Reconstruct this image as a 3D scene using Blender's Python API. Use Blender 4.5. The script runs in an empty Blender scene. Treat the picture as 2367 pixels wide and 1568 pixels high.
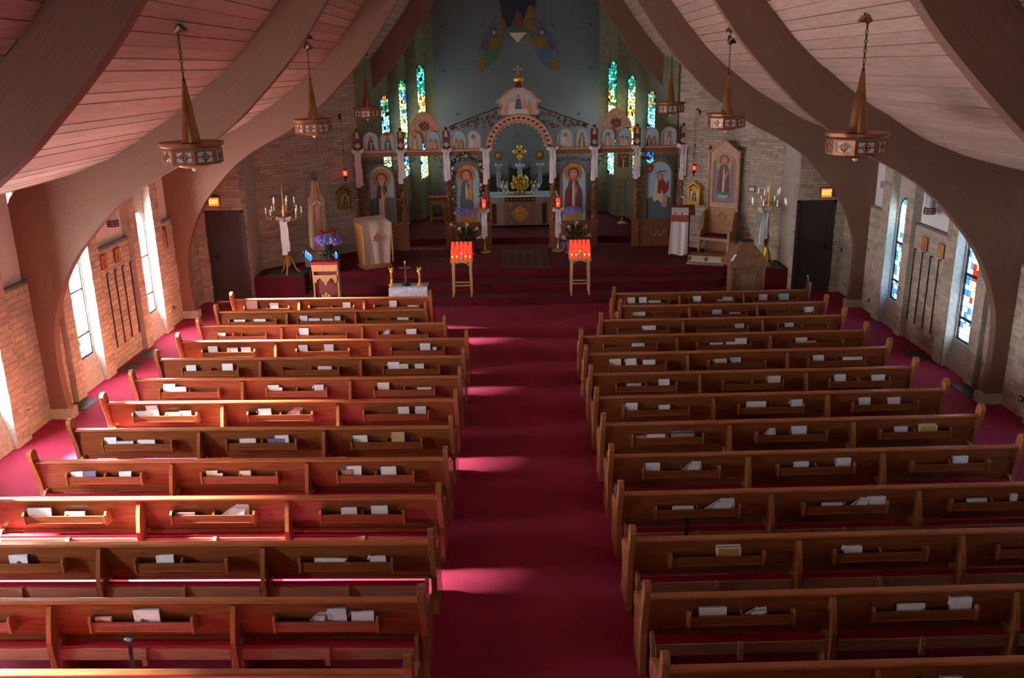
import bpy, math, random
from mathutils import Vector, Matrix
random.seed(7)
R = random.Random(11)
C = bpy.context.scene.collection
sc = bpy.context.scene
PI = math.pi
XC = 0.08          # centre line of the nave
CAMZ = 4.88
# ------------------------------------------------------------------ camera
F, PITCH, YAW, ROLL = 2049.8, 0.2979, -0.0071, 0.0188
def cam_axes():
    cp, sp, cy, sy = math.cos(PITCH), math.sin(PITCH), math.cos(YAW), math.sin(YAW)
    f = Vector((sy*cp, cy*cp, -sp)); r = Vector((cy, -sy, 0)); d = f.cross(r)
    c, s = math.cos(ROLL), math.sin(ROLL)
    return c*r + s*d, -s*r + c*d, f
AX, AD, AF = cam_axes()
cam_d = bpy.data.cameras.new('camera'); cam = bpy.data.objects.new('camera', cam_d); C.objects.link(cam)
m = Matrix.Identity(4)
for i in range(3):
    m[i][0] = AX[i]; m[i][1] = -AD[i]; m[i][2] = -AF[i]
m[2][3] = CAMZ
cam.matrix_world = m
cam_d.sensor_width = 36; cam_d.lens = F*36/2367; cam_d.clip_end = 200; cam_d.clip_start = .05
sc.camera = cam
def at(px, py, X=None, Y=None, Z=None):
    """the point of a real plane (X, Y or Z constant, metres) that was measured at a photograph pixel"""
    d = AX*((px-1183.5)/F) + AD*((py-784)/F) + AF
    t = X/d.x if X is not None else Y/d.y if Y is not None else (Z-CAMZ)/d.z
    return Vector((0, 0, CAMZ)) + d*t
# ------------------------------------------------------------------ light
w = bpy.data.worlds.new('world'); sc.world = w; w.use_nodes = True
w.node_tree.nodes['Background'].inputs[0].default_value = (.75, .85, 1, 1)
w.node_tree.nodes['Background'].inputs[1].default_value = .25
vs = sc.view_settings
vs.view_transform = 'Standard'; vs.look = 'None'; vs.gamma = 1; vs.use_curve_mapping = False; vs.exposure = 0.28
def light(kind, name, loc, direction, energy, col, size=1, size_y=None):
    d = bpy.data.lights.new(name, kind); o = bpy.data.objects.new(name, d); C.objects.link(o)
    o.location = loc; o.rotation_euler = Vector(direction).to_track_quat('-Z', 'Y').to_euler()
    d.energy = energy; d.color = col
    if kind == 'SUN': d.angle = size
    elif kind == 'AREA':
        d.shape = 'RECTANGLE'; d.size = size; d.size_y = size_y or size
    elif kind == 'POINT': d.shadow_soft_size = size
    return o
SUN = light('SUN', 'sun', (-20, 5, 8), (1, -.035, -.455), 420, (1, .90, .90), math.radians(12))
# unseen fill lamp added behind the viewer to brighten nave and chancel
REAR = light('AREA', 'rear_fill_light', (0, -12.5, 6.0), (0, 1, -.04), 300, (1, .92, .84), 9, 5)
# ------------------------------------------------------------------ materials
MT = {}
def mat(name, col, rough=.6, metal=0, emit=0, noise=0, nscale=8, bump=0, bscale=60, stretch=None, alpha=None, coord='Object', spec=.5, ecol=None, rnd=0, sheen=0):
    if name in MT: return MT[name]
    M = bpy.data.materials.new(name); MT[name] = M; M.use_nodes = True
    nt = M.node_tree; b = nt.nodes['Principled BSDF']; L = nt.links
    c = (*col, 1)
    b.inputs['Base Color'].default_value = c
    b.inputs['Roughness'].default_value = rough; b.inputs['Metallic'].default_value = metal
    b.inputs['Specular IOR Level'].default_value = spec
    if sheen: b.inputs['Sheen Weight'].default_value = sheen
    if emit:
        b.inputs['Emission Color'].default_value = (*(ecol or col), 1); b.inputs['Emission Strength'].default_value = emit
    if alpha is not None: b.inputs['Alpha'].default_value = alpha
    if noise or bump:
        tc = nt.nodes.new('ShaderNodeTexCoord'); mp = nt.nodes.new('ShaderNodeMapping')
        if coord == 'World':
            g = nt.nodes.new('ShaderNodeNewGeometry'); L.new(g.outputs['Position'], mp.inputs[0])
        else: L.new(tc.outputs[coord], mp.inputs[0])
        mp.inputs['Scale'].default_value = stretch or (1, 1, 1)
    last = None
    if noise:
        n = nt.nodes.new('ShaderNodeTexNoise'); n.inputs['Scale'].default_value = nscale; n.inputs['Detail'].default_value = 5
        L.new(mp.outputs[0], n.inputs['Vector'])
        r = nt.nodes.new('ShaderNodeValToRGB'); L.new(n.outputs['Fac'], r.inputs[0])
        r.color_ramp.elements[0].position = .3; r.color_ramp.elements[1].position = .7
        r.color_ramp.elements[0].color = (*[max(0, x*(1-noise)) for x in col], 1)
        r.color_ramp.elements[1].color = (*[min(1, x*(1+noise)) for x in col], 1)
        last = r.outputs[0]
        L.new(last, b.inputs['Base Color'])
    if rnd:
        oi = nt.nodes.new('ShaderNodeObjectInfo'); mr = nt.nodes.new('ShaderNodeMapRange')
        L.new(oi.outputs['Random'], mr.inputs[0]); mr.inputs[3].default_value = 1-rnd; mr.inputs[4].default_value = 1+rnd
        hs = nt.nodes.new('ShaderNodeHueSaturation'); L.new(mr.outputs[0], hs.inputs['Value'])
        if last: L.new(last, hs.inputs['Color'])
        else: hs.inputs['Color'].default_value = c
        L.new(hs.outputs[0], b.inputs['Base Color'])
    if bump:
        n2 = nt.nodes.new('ShaderNodeTexNoise'); n2.inputs['Scale'].default_value = bscale; n2.inputs['Detail'].default_value = 3
        L.new(mp.outputs[0], n2.inputs['Vector'])
        bp = nt.nodes.new('ShaderNodeBump'); bp.inputs['Strength'].default_value = bump; bp.inputs['Distance'].default_value = .01
        L.new(n2.outputs['Fac'], bp.inputs['Height']); L.new(bp.outputs[0], b.inputs['Normal'])
    return M
def glass(name, col, emit, through=.5):
    """coloured window glass lit from outside: it glows and lets part of the sun through in its own colour"""
    if name in MT: return MT[name]
    M = bpy.data.materials.new(name); MT[name] = M; M.use_nodes = True
    nt = M.node_tree; nt.nodes.clear()
    o = nt.nodes.new('ShaderNodeOutputMaterial'); e = nt.nodes.new('ShaderNodeEmission'); t = nt.nodes.new('ShaderNodeBsdfTransparent'); a = nt.nodes.new('ShaderNodeAddShader')
    e.inputs[0].default_value = (*col, 1); e.inputs[1].default_value = emit
    t.inputs[0].default_value = (*[x*through for x in col], 1)
    nt.links.new(e.outputs[0], a.inputs[0]); nt.links.new(t.outputs[0], a.inputs[1]); nt.links.new(a.outputs[0], o.inputs[0])
    return M
WOOD = mat('pew_oak', (.25, .080, .027), .32, noise=.30, nscale=6, stretch=(.6, 6, 9), bump=.05, bscale=40)
WOODC = mat('pew_cap_oak', (.40, .13, .045), .28, noise=.25, nscale=6, stretch=(.6, 6, 9))
WOODE = mat('pew_end_oak', (.36, .14, .058), .22, noise=.12, nscale=9, stretch=(5, 5, .8))
WOODK = mat('kneeler_oak', (.36, .20, .11), .45, noise=.25, nscale=6, stretch=(.6, 6, 9))
PAD = mat('red_vinyl', (.32, .008, .02), .5)
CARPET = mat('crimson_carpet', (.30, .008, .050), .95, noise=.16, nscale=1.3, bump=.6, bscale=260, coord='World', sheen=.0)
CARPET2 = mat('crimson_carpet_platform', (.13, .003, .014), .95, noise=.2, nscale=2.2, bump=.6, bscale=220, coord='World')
BEAM = mat('laminated_beam', (.215, .118, .08), .65, noise=.22, nscale=5, stretch=(.35, 26, 1), bump=.15, bscale=14, coord='UV')
PLANK = mat('ceiling_pine', (.46, .325, .265), .7, noise=.16, nscale=5, stretch=(9, .5, 9), bump=.05, bscale=30, coord='World', rnd=.09)
PLANKB = mat('ceiling_backing', (.22, .10, .06), .8)
BR = [mat('brick_tan', (.50, .445, .36), .9, noise=.14, nscale=14, bump=.5, bscale=90, coord='World'),
      mat('brick_grey', (.45, .41, .345), .9, noise=.14, nscale=14, bump=.5, bscale=90, coord='World'),
      mat('brick_buff', (.56, .49, .39), .9, noise=.14, nscale=14, bump=.5, bscale=90, coord='World'),
      mat('brick_brown', (.40, .35, .285), .9, noise=.14, nscale=14, bump=.5, bscale=90, coord='World')]
MORTAR = mat('mortar', (.46, .42, .35), .95, bump=.4, bscale=80, coord='World')
CONC = mat('rough_concrete', (.52, .49, .44), .95, noise=.2, nscale=20, bump=.9, bscale=70, coord='World')
CONCG = mat('green_grey_concrete', (.235, .23, .155), .95, noise=.2, nscale=9, bump=.6, bscale=40, coord='World')
PLASTER = mat('white_plaster', (.80, .82, .84), .8)
SLATE = mat('slate_coping', (.16, .18, .17), .6)
DOOR = mat('dark_door_metal', (.055, .04, .04), .45)
DARK = mat('dark_metal', (.02, .018, .018), .5)
LEAD = mat('lead_came', (.012, .012, .02), .6)
ICW = mat('screen_walnut', (.25, .095, .038), .4, noise=.3, nscale=10, stretch=(3, 3, 1), bump=.2, bscale=30)
ICL = mat('screen_light_carving', (.60, .38, .27), .5, noise=.25, nscale=20, bump=.5, bscale=60)
ICD = mat('screen_dark_carving', (.13, .035, .02), .5)
GOLD = mat('gold_leaf', (.90, .60, .12), .32, .6, bump=.3, bscale=60)
GOLDP = mat('gold_paint', (.62, .40, .07), .4, .3)
BRASS = mat('brass', (.70, .52, .22), .3, .8)
COPPER = mat('copper_brown', (.30, .115, .055), .38, .55, noise=.15, nscale=6)
BRONZE = mat('cone_bronze', (.34, .165, .06), .35, .6, noise=.3, nscale=4)
CHAIN = mat('dark_bronze', (.07, .04, .025), .4, .8)
WHITE = mat('white_paper', (.86, .90, .97), .8)
PAPERS = [WHITE, mat('cream_paper', (.78, .74, .62), .8), mat('grey_paper', (.70, .75, .86), .8), mat('pink_paper', (.75, .42, .42), .8),
          mat('printed_blue_paper', (.16, .18, .42), .7), mat('teal_paper', (.42, .62, .58), .8), mat('tan_cover', (.62, .42, .22), .7), mat('black_cover', (.03, .035, .04), .5), mat('red_card', (.55, .03, .04), .6)]
CLOTH = mat('white_linen', (.86, .87, .88), .9, bump=.3, bscale=30)
TULLE = mat('white_tulle', (.88, .90, .95), .8, bump=.6, bscale=45)
CREAM = mat('cream_cloth', (.66, .62, .54), .9, noise=.06, nscale=5)
ALTCL = mat('altar_cloth', (.58, .50, .42), .85)
BLUEC = mat('pale_blue_cloth', (.30, .44, .66), .8, bump=.4, bscale=20)
GREEN = mat('leaf_green', (.035, .075, .02), .6)
HYD = mat('hydrangea_blue', (.34, .36, .95), .8, rnd=.2)
PINKF = mat('pink_flower', (.62, .28, .32), .8)
LILY = mat('lily_white', (.80, .78, .68), .7)
REDF = mat('red_flower', (.6, .005, .02), .7)
REDG = mat('lit_red_glass', (.9, .03, .02), .2, emit=1.5, ecol=(1, .035, .015))
FLAME = mat('candle_flame', (1, .35, .03), .5, emit=7, ecol=(1, .28, .03))
BLUEG = mat('lit_blue_glass', (.02, .2, .9), .2, emit=1.1, ecol=(.02, .25, 1))
BLUED = mat('dark_blue_glass', (.02, .05, .3), .2)
CLEARG = mat('pale_glass', (.5, .6, .68), .1)
EXITM = mat('exit_sign_red', (.9, .12, .04), .4, emit=2.4, ecol=(1, .09, .02))
EXITL = mat('exit_letter_amber', (1, .5, .05), .4, emit=6, ecol=(1, .42, .03))
OAK = mat('golden_oak', (.42, .20, .07), .4, noise=.2, nscale=9, stretch=(4, 4, 1))
OAKL = mat('light_oak', (.55, .33, .15), .45, noise=.2, nscale=9, stretch=(4, 4, 1))
FONTW = mat('font_oak', (.24, .12, .06), .45, noise=.25, nscale=9, stretch=(2, 2, 1))
MAHOG = mat('red_mahogany', (.13, .02, .018), .35)
MURAL = mat('blue_mural_plaster', (.165, .175, .215), .9, noise=.12, nscale=.9, bump=.2, bscale=30, coord='World')
SKIN = mat('painted_skin', (.70, .42, .28), .7)
P = {}
for n_, c_ in dict(dimgold=(.24, .12, .015), sky=(.36, .62, .74), navy=(.02, .03, .07), blue=(.06, .13, .24), red=(.34, .03, .03), maroon=(.20, .05, .05), green=(.06, .15, .09), ochre=(.55, .32, .08),
                   gold=(.60, .34, .08), rose=(.62, .33, .24), cream=(.72, .64, .48), grey=(.20, .22, .23), halo=(.55, .22, .07), brown=(.16, .07, .03), white=(.7, .7, .66), teal=(.07, .19, .22), pale=(.50, .52, .55), slate=(.10, .15, .17), olive=(.22, .2, .08), violet=(.36, .22, .26)).items():
    P[n_] = mat('paint_'+n_, c_, .6)
# ------------------------------------------------------------------ mesh builder
class MB:
    def __init__(s): s.v = []; s.f = []; s.m = []; s.uv = None; s.M = None
    def add(s, vs, fs, m=0):
        o = len(s.v)
        if s.M is not None: vs = [s.M @ Vector(v) for v in vs]
        s.v += [tuple(v) for v in vs]; s.f += [tuple(i+o for i in f) for f in fs]; s.m += [m]*len(fs)
        return s
    def box(s, x0, x1, y0, y1, z0, z1, m=0):
        return s.add([(x0,y0,z0),(x1,y0,z0),(x1,y1,z0),(x0,y1,z0),(x0,y0,z1),(x1,y0,z1),(x1,y1,z1),(x0,y1,z1)],
                     [(0,3,2,1),(4,5,6,7),(0,1,5,4),(1,2,6,5),(2,3,7,6),(3,0,4,7)], m)
    def prism(s, poly, ax, a, b, m=0):
        """poly of 2-D points extruded along axis ax ('x': poly is y,z; 'y': x,z; 'z': x,y)"""
        n = len(poly)
        def P3(p, t): return (t, p[0], p[1]) if ax == 'x' else (p[0], t, p[1]) if ax == 'y' else (p[0], p[1], t)
        vs = [P3(p, a) for p in poly]+[P3(p, b) for p in poly]
        fs = [tuple(range(n))[::-1], tuple(range(n, 2*n))]+[(i, (i+1) % n, n+(i+1) % n, n+i) for i in range(n)]
        return s.add(vs, fs, m)
    def tube(s, pts, r, n=8, m=0, cap=True):
        pts = [Vector(p) for p in pts]; k = len(pts); rr = r if isinstance(r, (list, tuple)) else [r]*k
        vs = []; fs = []; u = None
        for i, p in enumerate(pts):
            t = (pts[min(i+1, k-1)]-pts[max(i-1, 0)]).normalized()
            if u is None:
                u = t.orthogonal().normalized()
            else:
                u = (u - t*u.dot(t)); u = u.normalized() if u.length > 1e-6 else t.orthogonal().normalized()
            w_ = t.cross(u)
            for j in range(n):
                a = 2*PI*j/n; vs.append(p+(u*math.cos(a)+w_*math.sin(a))*rr[i])
        for i in range(k-1):
            for j in range(n):
                fs.append((i*n+j, i*n+(j+1) % n, (i+1)*n+(j+1) % n, (i+1)*n+j))
        if cap: fs += [tuple(range(n))[::-1], tuple((k-1)*n+j for j in range(n))]
        return s.add(vs, fs, m)
    def lathe(s, prof, cx=0, cy=0, n=16, m=0, sx=1, sy=1, cap=True):
        vs = []; fs = []; k = len(prof)
        for r, z in prof:
            for j in range(n):
                a = 2*PI*j/n; vs.append((cx+r*sx*math.cos(a), cy+r*sy*math.sin(a), z))
        for i in range(k-1):
            for j in range(n):
                fs.append((i*n+j, i*n+(j+1) % n, (i+1)*n+(j+1) % n, (i+1)*n+j))
        if cap: fs += [tuple(range(n))[::-1], tuple((k-1)*n+j for j in range(n))]
        return s.add(vs, fs, m)
    def ball(s, c, r, n=10, k=6, m=0, sc_=(1, 1, 1)):
        vs = [(c[0], c[1], c[2]-r*sc_[2])]; fs = []
        for i in range(1, k):
            a = PI*i/k
            for j in range(n):
                b = 2*PI*j/n; vs.append((c[0]+r*sc_[0]*math.sin(a)*math.cos(b), c[1]+r*sc_[1]*math.sin(a)*math.sin(b), c[2]-r*sc_[2]*math.cos(a)))
        vs.append((c[0], c[1], c[2]+r*sc_[2])); e = len(vs)-1
        for j in range(n):
            fs.append((0, 1+(j+1) % n, 1+j)); fs.append((e, e-n+j, e-n+(j+1) % n))
        for i in range(k-2):
            for j in range(n):
                fs.append((1+i*n+j, 1+i*n+(j+1) % n, 1+(i+1)*n+(j+1) % n, 1+(i+1)*n+j))
        return s.add(vs, fs, m)
    def flat(s, poly, y, m=0):
        """a painted shape in the x,z plane at depth y"""
        return s.add([(p[0], y, p[1]) for p in poly], [tuple(range(len(poly)))], m)
    def disc(s, cx, cz, r, y, m=0, n=14, rz=None):
        return s.flat([(cx+r*math.cos(2*PI*i/n), cz+(rz or r)*math.sin(2*PI*i/n)) for i in range(n)], y, m)
    def build(s, name, mats, parent=None, smooth=False):
        me = bpy.data.meshes.new(name); me.from_pydata(s.v, [], s.f); me.update()
        if not isinstance(mats, (list, tuple)): mats = [mats]
        for q in mats: me.materials.append(q)
        if len(mats) > 1: me.polygons.foreach_set('material_index', s.m)
        if smooth:
            me.polygons.foreach_set('use_smooth', [True]*len(me.polygons))
            if smooth != 2:
                try: me.set_sharp_from_angle(angle=math.radians(45))
                except Exception: pass
        if s.uv:
            l = me.uv_layers.new(name='UVMap')
            for p in me.polygons:
                for li, vi in zip(p.loop_indices, p.vertices): l.data[li].uv = s.uv[vi]
        o = bpy.data.objects.new(name, me); C.objects.link(o)
        if parent: o.parent = parent
        return o
def tag(o, label=None, cat=None, group=None, kind=None):
    if label: o['label'] = label
    if cat: o['category'] = cat
    if group: o['group'] = group
    if kind: o['kind'] = kind
    return o
def thing(name, label, cat, loc=(0, 0, 0), rz=0, group=None):
    o = bpy.data.objects.new(name, None); C.objects.link(o); o.location = loc; o.rotation_euler = (0, 0, rz); o.empty_display_size = .1
    return tag(o, label, cat, group)
def struct(name, loc=(0, 0, 0)):
    o = bpy.data.objects.new(name, None); C.objects.link(o); o.location = loc; o['kind'] = 'structure'; return o
def dup(o, loc=None, rz=None, label=None, group=None, parent=None):
    c = o.copy(); C.objects.link(c)
    if parent: c.parent = parent
    if loc is not None: c.location = loc
    if rz is not None: c.rotation_euler = (0, 0, rz)
    if label: c['label'] = label
    if group: c['group'] = group
    for ch in list(o.children): dup(ch, parent=c)
    return c
def arc(cx, cz, r, a0, a1, n=10, rz=None):
    return [(cx+r*math.cos(math.radians(a0+(a1-a0)*i/n)), cz+(rz or r)*math.sin(math.radians(a0+(a1-a0)*i/n))) for i in range(n+1)]
def archpoly(x0, x1, z0, z1, n=12):
    r = (x1-x0)/2; return [(x0, z0), (x1, z0)]+arc((x0+x1)/2, z1-r, r, 0, 180, n)
def ribbon(mb, pts, wid, m=0, th=.004):
    """a hanging band of cloth through points; wid = vector across"""
    w_ = Vector(wid)*.5; k = len(pts); vs = []
    for p in pts:
        p = Vector(p); vs += [p-w_, p+w_]
    fs = [(2*i, 2*i+1, 2*i+3, 2*i+2) for i in range(k-1)]
    return mb.add(vs, fs, m)
def cr(pts, n=4):
    """smooth curve through 2-D or 3-D points"""
    P_ = [Vector(p) for p in pts]; out = []
    for i in range(len(P_)-1):
        a = P_[max(i-1, 0)]; b = P_[i]; c = P_[i+1]; d = P_[min(i+2, len(P_)-1)]
        for j in range(n):
            t = j/n; out.append(.5*((2*b)+(c-a)*t+(2*a-5*b+4*c-d)*t*t+(-a+3*b-3*c+d)*t**3))
    out.append(P_[-1]); return out
# ------------------------------------------------------------------ floor and platform
fl = MB().box(-8, 8, -13, 28, -.1, 0).build('floor', CARPET); fl['kind'] = 'structure'
pf = struct('floor_platform')
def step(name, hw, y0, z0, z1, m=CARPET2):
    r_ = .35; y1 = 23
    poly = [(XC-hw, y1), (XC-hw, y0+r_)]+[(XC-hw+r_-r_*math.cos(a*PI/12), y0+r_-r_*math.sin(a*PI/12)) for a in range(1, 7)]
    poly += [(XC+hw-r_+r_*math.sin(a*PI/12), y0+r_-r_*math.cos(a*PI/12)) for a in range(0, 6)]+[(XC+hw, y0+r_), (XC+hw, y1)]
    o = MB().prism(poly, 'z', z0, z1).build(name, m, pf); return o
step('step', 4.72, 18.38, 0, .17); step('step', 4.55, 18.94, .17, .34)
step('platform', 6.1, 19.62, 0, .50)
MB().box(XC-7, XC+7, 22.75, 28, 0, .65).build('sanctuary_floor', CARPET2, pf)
for s in (-1, 1):
    x0, x1 = sorted((XC+s*5.95, XC+s*4.80))
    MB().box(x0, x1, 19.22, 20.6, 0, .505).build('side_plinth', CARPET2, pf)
    y1 = 19.95
    MB().box(x0+.25 if s < 0 else x0+.05, x1-.05 if s < 0 else x1-.12, 19.26, y1, .505, .517).build('floor_mat', mat('dark_grey_mat', (.07, .075, .07), .9), pf)
# ------------------------------------------------------------------ arches
INN = [(6.75,0),(6.79,.55),(6.79,1.0),(6.75,1.4),(6.63,1.77),(6.46,2.13),(6.25,2.45),(6.0,2.73),(5.7,3.03),(5.4,3.27),(5.0,3.5),(4.6,3.70),(4.2,3.96),(3.8,4.25),(3.5,4.53),(3.2,4.83),(2.92,5.14),(2.6,5.57),(2.3,6.0),(2.05,6.4),(1.75,7.0),(1.35,7.85),(.9,8.9),(.45,10.0),(0,11.1)]
OUT = [(7.11,0),(7.12,.55),(7.13,1.1),(7.14,1.7),(7.15,2.4),(7.16,3.0),(6.95,3.375),(6.5,3.48),(6.1,3.59),(5.8,3.70),(5.4,3.87),(5.0,4.12),(4.6,4.36),(4.25,4.62),(3.95,4.85),(3.65,5.12),(3.38,5.42),(3.05,5.82),(2.75,6.22),(2.5,6.6),(2.2,7.05),(1.8,7.9),(1.35,8.9),(.9,10.0),(0,12.0)]
def make_arch(y0, th=.16):
    a = cr(INN, 3); b = cr(OUT, 3); root = tag(struct('beam_arch', (0, y0, 0)), 'laminated wooden roof arch springing from the floor on both sides')
    for s in (-1, 1):
        mb = MB(); vs = []; uv = []; L_ = 0; n = len(a)
        for i in range(n):
            if i: L_ += (a[i]-a[i-1]).length
            for (p, v) in ((a[i], 0), (b[i], 1)):
                for y in (0, th):
                    vs.append((XC+s*p.x, y, p.y)); uv.append((L_, v*.8+(y*1.5)))
        fs = []
        for i in range(n-1):
            o = 4*i; fs += [(o, o+2, o+6, o+4), (o+1, o+5, o+7, o+3), (o, o+4, o+5, o+1), (o+2, o+3, o+7, o+6)]
        fs += [(0, 1, 3, 2)]
        mb.add(vs, fs); mb.uv = uv
        mb.build('arch_half', BEAM, root)
        x0, x1 = sorted((XC+s*6.70, XC+s*7.12))
        MB().box(x0, x1, -.02, th+.02, 0, .16).build('beam_shoe', CONC, root)
    return root
ARY = [1.23, 6.73, 12.23, 17.73, 23.23]
for y in ARY: make_arch(y)
# ------------------------------------------------------------------ ceiling planks
ceil = struct('ceiling')
OC = cr(OUT[6:], 6); OC.insert(0, Vector((7.6, 3.34)))
S_ = [0]
for i in range(1, len(OC)): S_.append(S_[-1]+(OC[i]-OC[i-1]).length)
def oc(s):
    for i in range(1, len(S_)):
        if s <= S_[i] or i == len(S_)-1:
            t = (s-S_[i-1])/(S_[i]-S_[i-1]); return OC[i-1].lerp(OC[i], t)
PW = .165; NV = 40; L5 = 5.34
def plank(mb, k, sd, ln):
    a = oc(k*PW+.005); b = oc((k+1)*PW-.005); t = (b-a).normalized(); nrm = Vector((t.y, -t.x))
    if nrm.y < 0 : nrm = -nrm
    q = [a+nrm*.005*((k*7) % 3)/2, b+nrm*.005*((k*7) % 3)/2, b+nrm*.03, a+nrm*.03]
    mb.prism([(XC+sd*p.x, p.y) for p in q], 'y', 0, ln)
for sd in (-1, 1):
    for k in range(NV):
        mb = MB(); plank(mb, k, sd, L5); o = mb.build('plank', PLANK, ceil); o.location.y = ARY[1]+.16
        for yy in (ARY[2]+.16, ARY[3]+.16):
            c = o.copy(); C.objects.link(c); c.location.y = yy; c.parent = ceil
    mb = MB()
    for k in range(NV): plank(mb, k, sd, L5)
    tag(mb.build('planks_over_the_loft', PLANK, ceil), kind='stuff').location.y = ARY[0]+.16
    mb = MB()
    for k in range(NV, int(S_[-1]/PW)): plank(mb, k, sd, 21.9)
    tag(mb.build('planks_near_the_ridge', PLANK, ceil), kind='stuff').location.y = ARY[0]+.16
    mb = MB(); bk = [(XC+sd*p.x, p.y+.035+.03*(p.y > 5)) for p in OC]
    vs = [(p[0], -13, p[1]) for p in bk]+[(p[0], 23.5, p[1]) for p in bk]; n = len(bk)
    mb.add(vs, [(i, i+1, n+i+1, n+i) for i in range(n-1)]); mb.build('backing_boards', PLANKB, ceil)
# ------------------------------------------------------------------ bricks
BC = {}
def brick_mesh(w_, h_, t):
    k = (round(w_, 3), round(h_, 3), t)
    if k not in BC:
        me = bpy.data.meshes.new('brick'); b = .003
        vs = [(0,0,0),(w_,0,0),(w_,0,h_),(0,0,h_),(b,-.007,b),(w_-b,-.007,b),(w_-b,-.007,h_-b),(b,-.007,h_-b)]
        me.from_pydata(vs, [], [(4,5,6,7),(0,1,5,4),(1,2,6,5),(2,3,7,6),(3,0,4,7)]); me.materials.append(BR[t]); BC[k] = me
    return BC[k]
def bricks(parent, faces, maxp, bw=.30, bh=.09, j=.006):
    """faces: (x, y, ux, uy, W, z0, z1, ceiling function or None), nearest first; the first maxp bricks are parts, the others one joined part"""
    cnt = 0; rest = {}
    for (x, y, ux, uy, W, z0, z1, zf) in faces:
        z = z0; row = 0; ang = math.atan2(uy, ux)
        while z+bh <= z1+.001:
            u = -(row % 2)*(bw/2)
            while u < W-.02:
                a = max(u, 0); b = min(u+bw, W); u += bw
                if b-a < .03: continue
                if zf and z+bh > zf(x+ux*(a+b)/2, y+uy*(a+b)/2): continue
                t = R.choice((0, 0, 1, 2, 2, 3)); px, py = x+ux*(a+j/2), y+uy*(a+j/2)
                dep = R.choice((0, .001, .002, -.001))
                px += uy*dep; py -= ux*dep
                w_ = b-a-j
                if cnt < maxp:
                    o = bpy.data.objects.new('brick', brick_mesh(w_, bh-j, t)); C.objects.link(o); o.location = (px, py, z); o.rotation_euler.z = ang; o.parent = parent; cnt += 1
                else:
                    mb = rest.setdefault(0, MB()); mb.M = Matrix.Translation((px, py, z)) @ Matrix.Rotation(ang, 4, 'Z')
                    h_ = bh-j; e = .003
                    mb.add([(0,0,0),(w_,0,0),(w_,0,h_),(0,0,h_),(e,-.007,e),(w_-e,-.007,e),(w_-e,-.007,h_-e),(e,-.007,h_-e)], [(4,5,6,7),(0,1,5,4),(1,2,6,5),(2,3,7,6),(3,0,4,7)], t)
            z += bh; row += 1
    if rest: tag(rest[0].build('bricks_further_up', BR, parent), kind='stuff')
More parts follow.
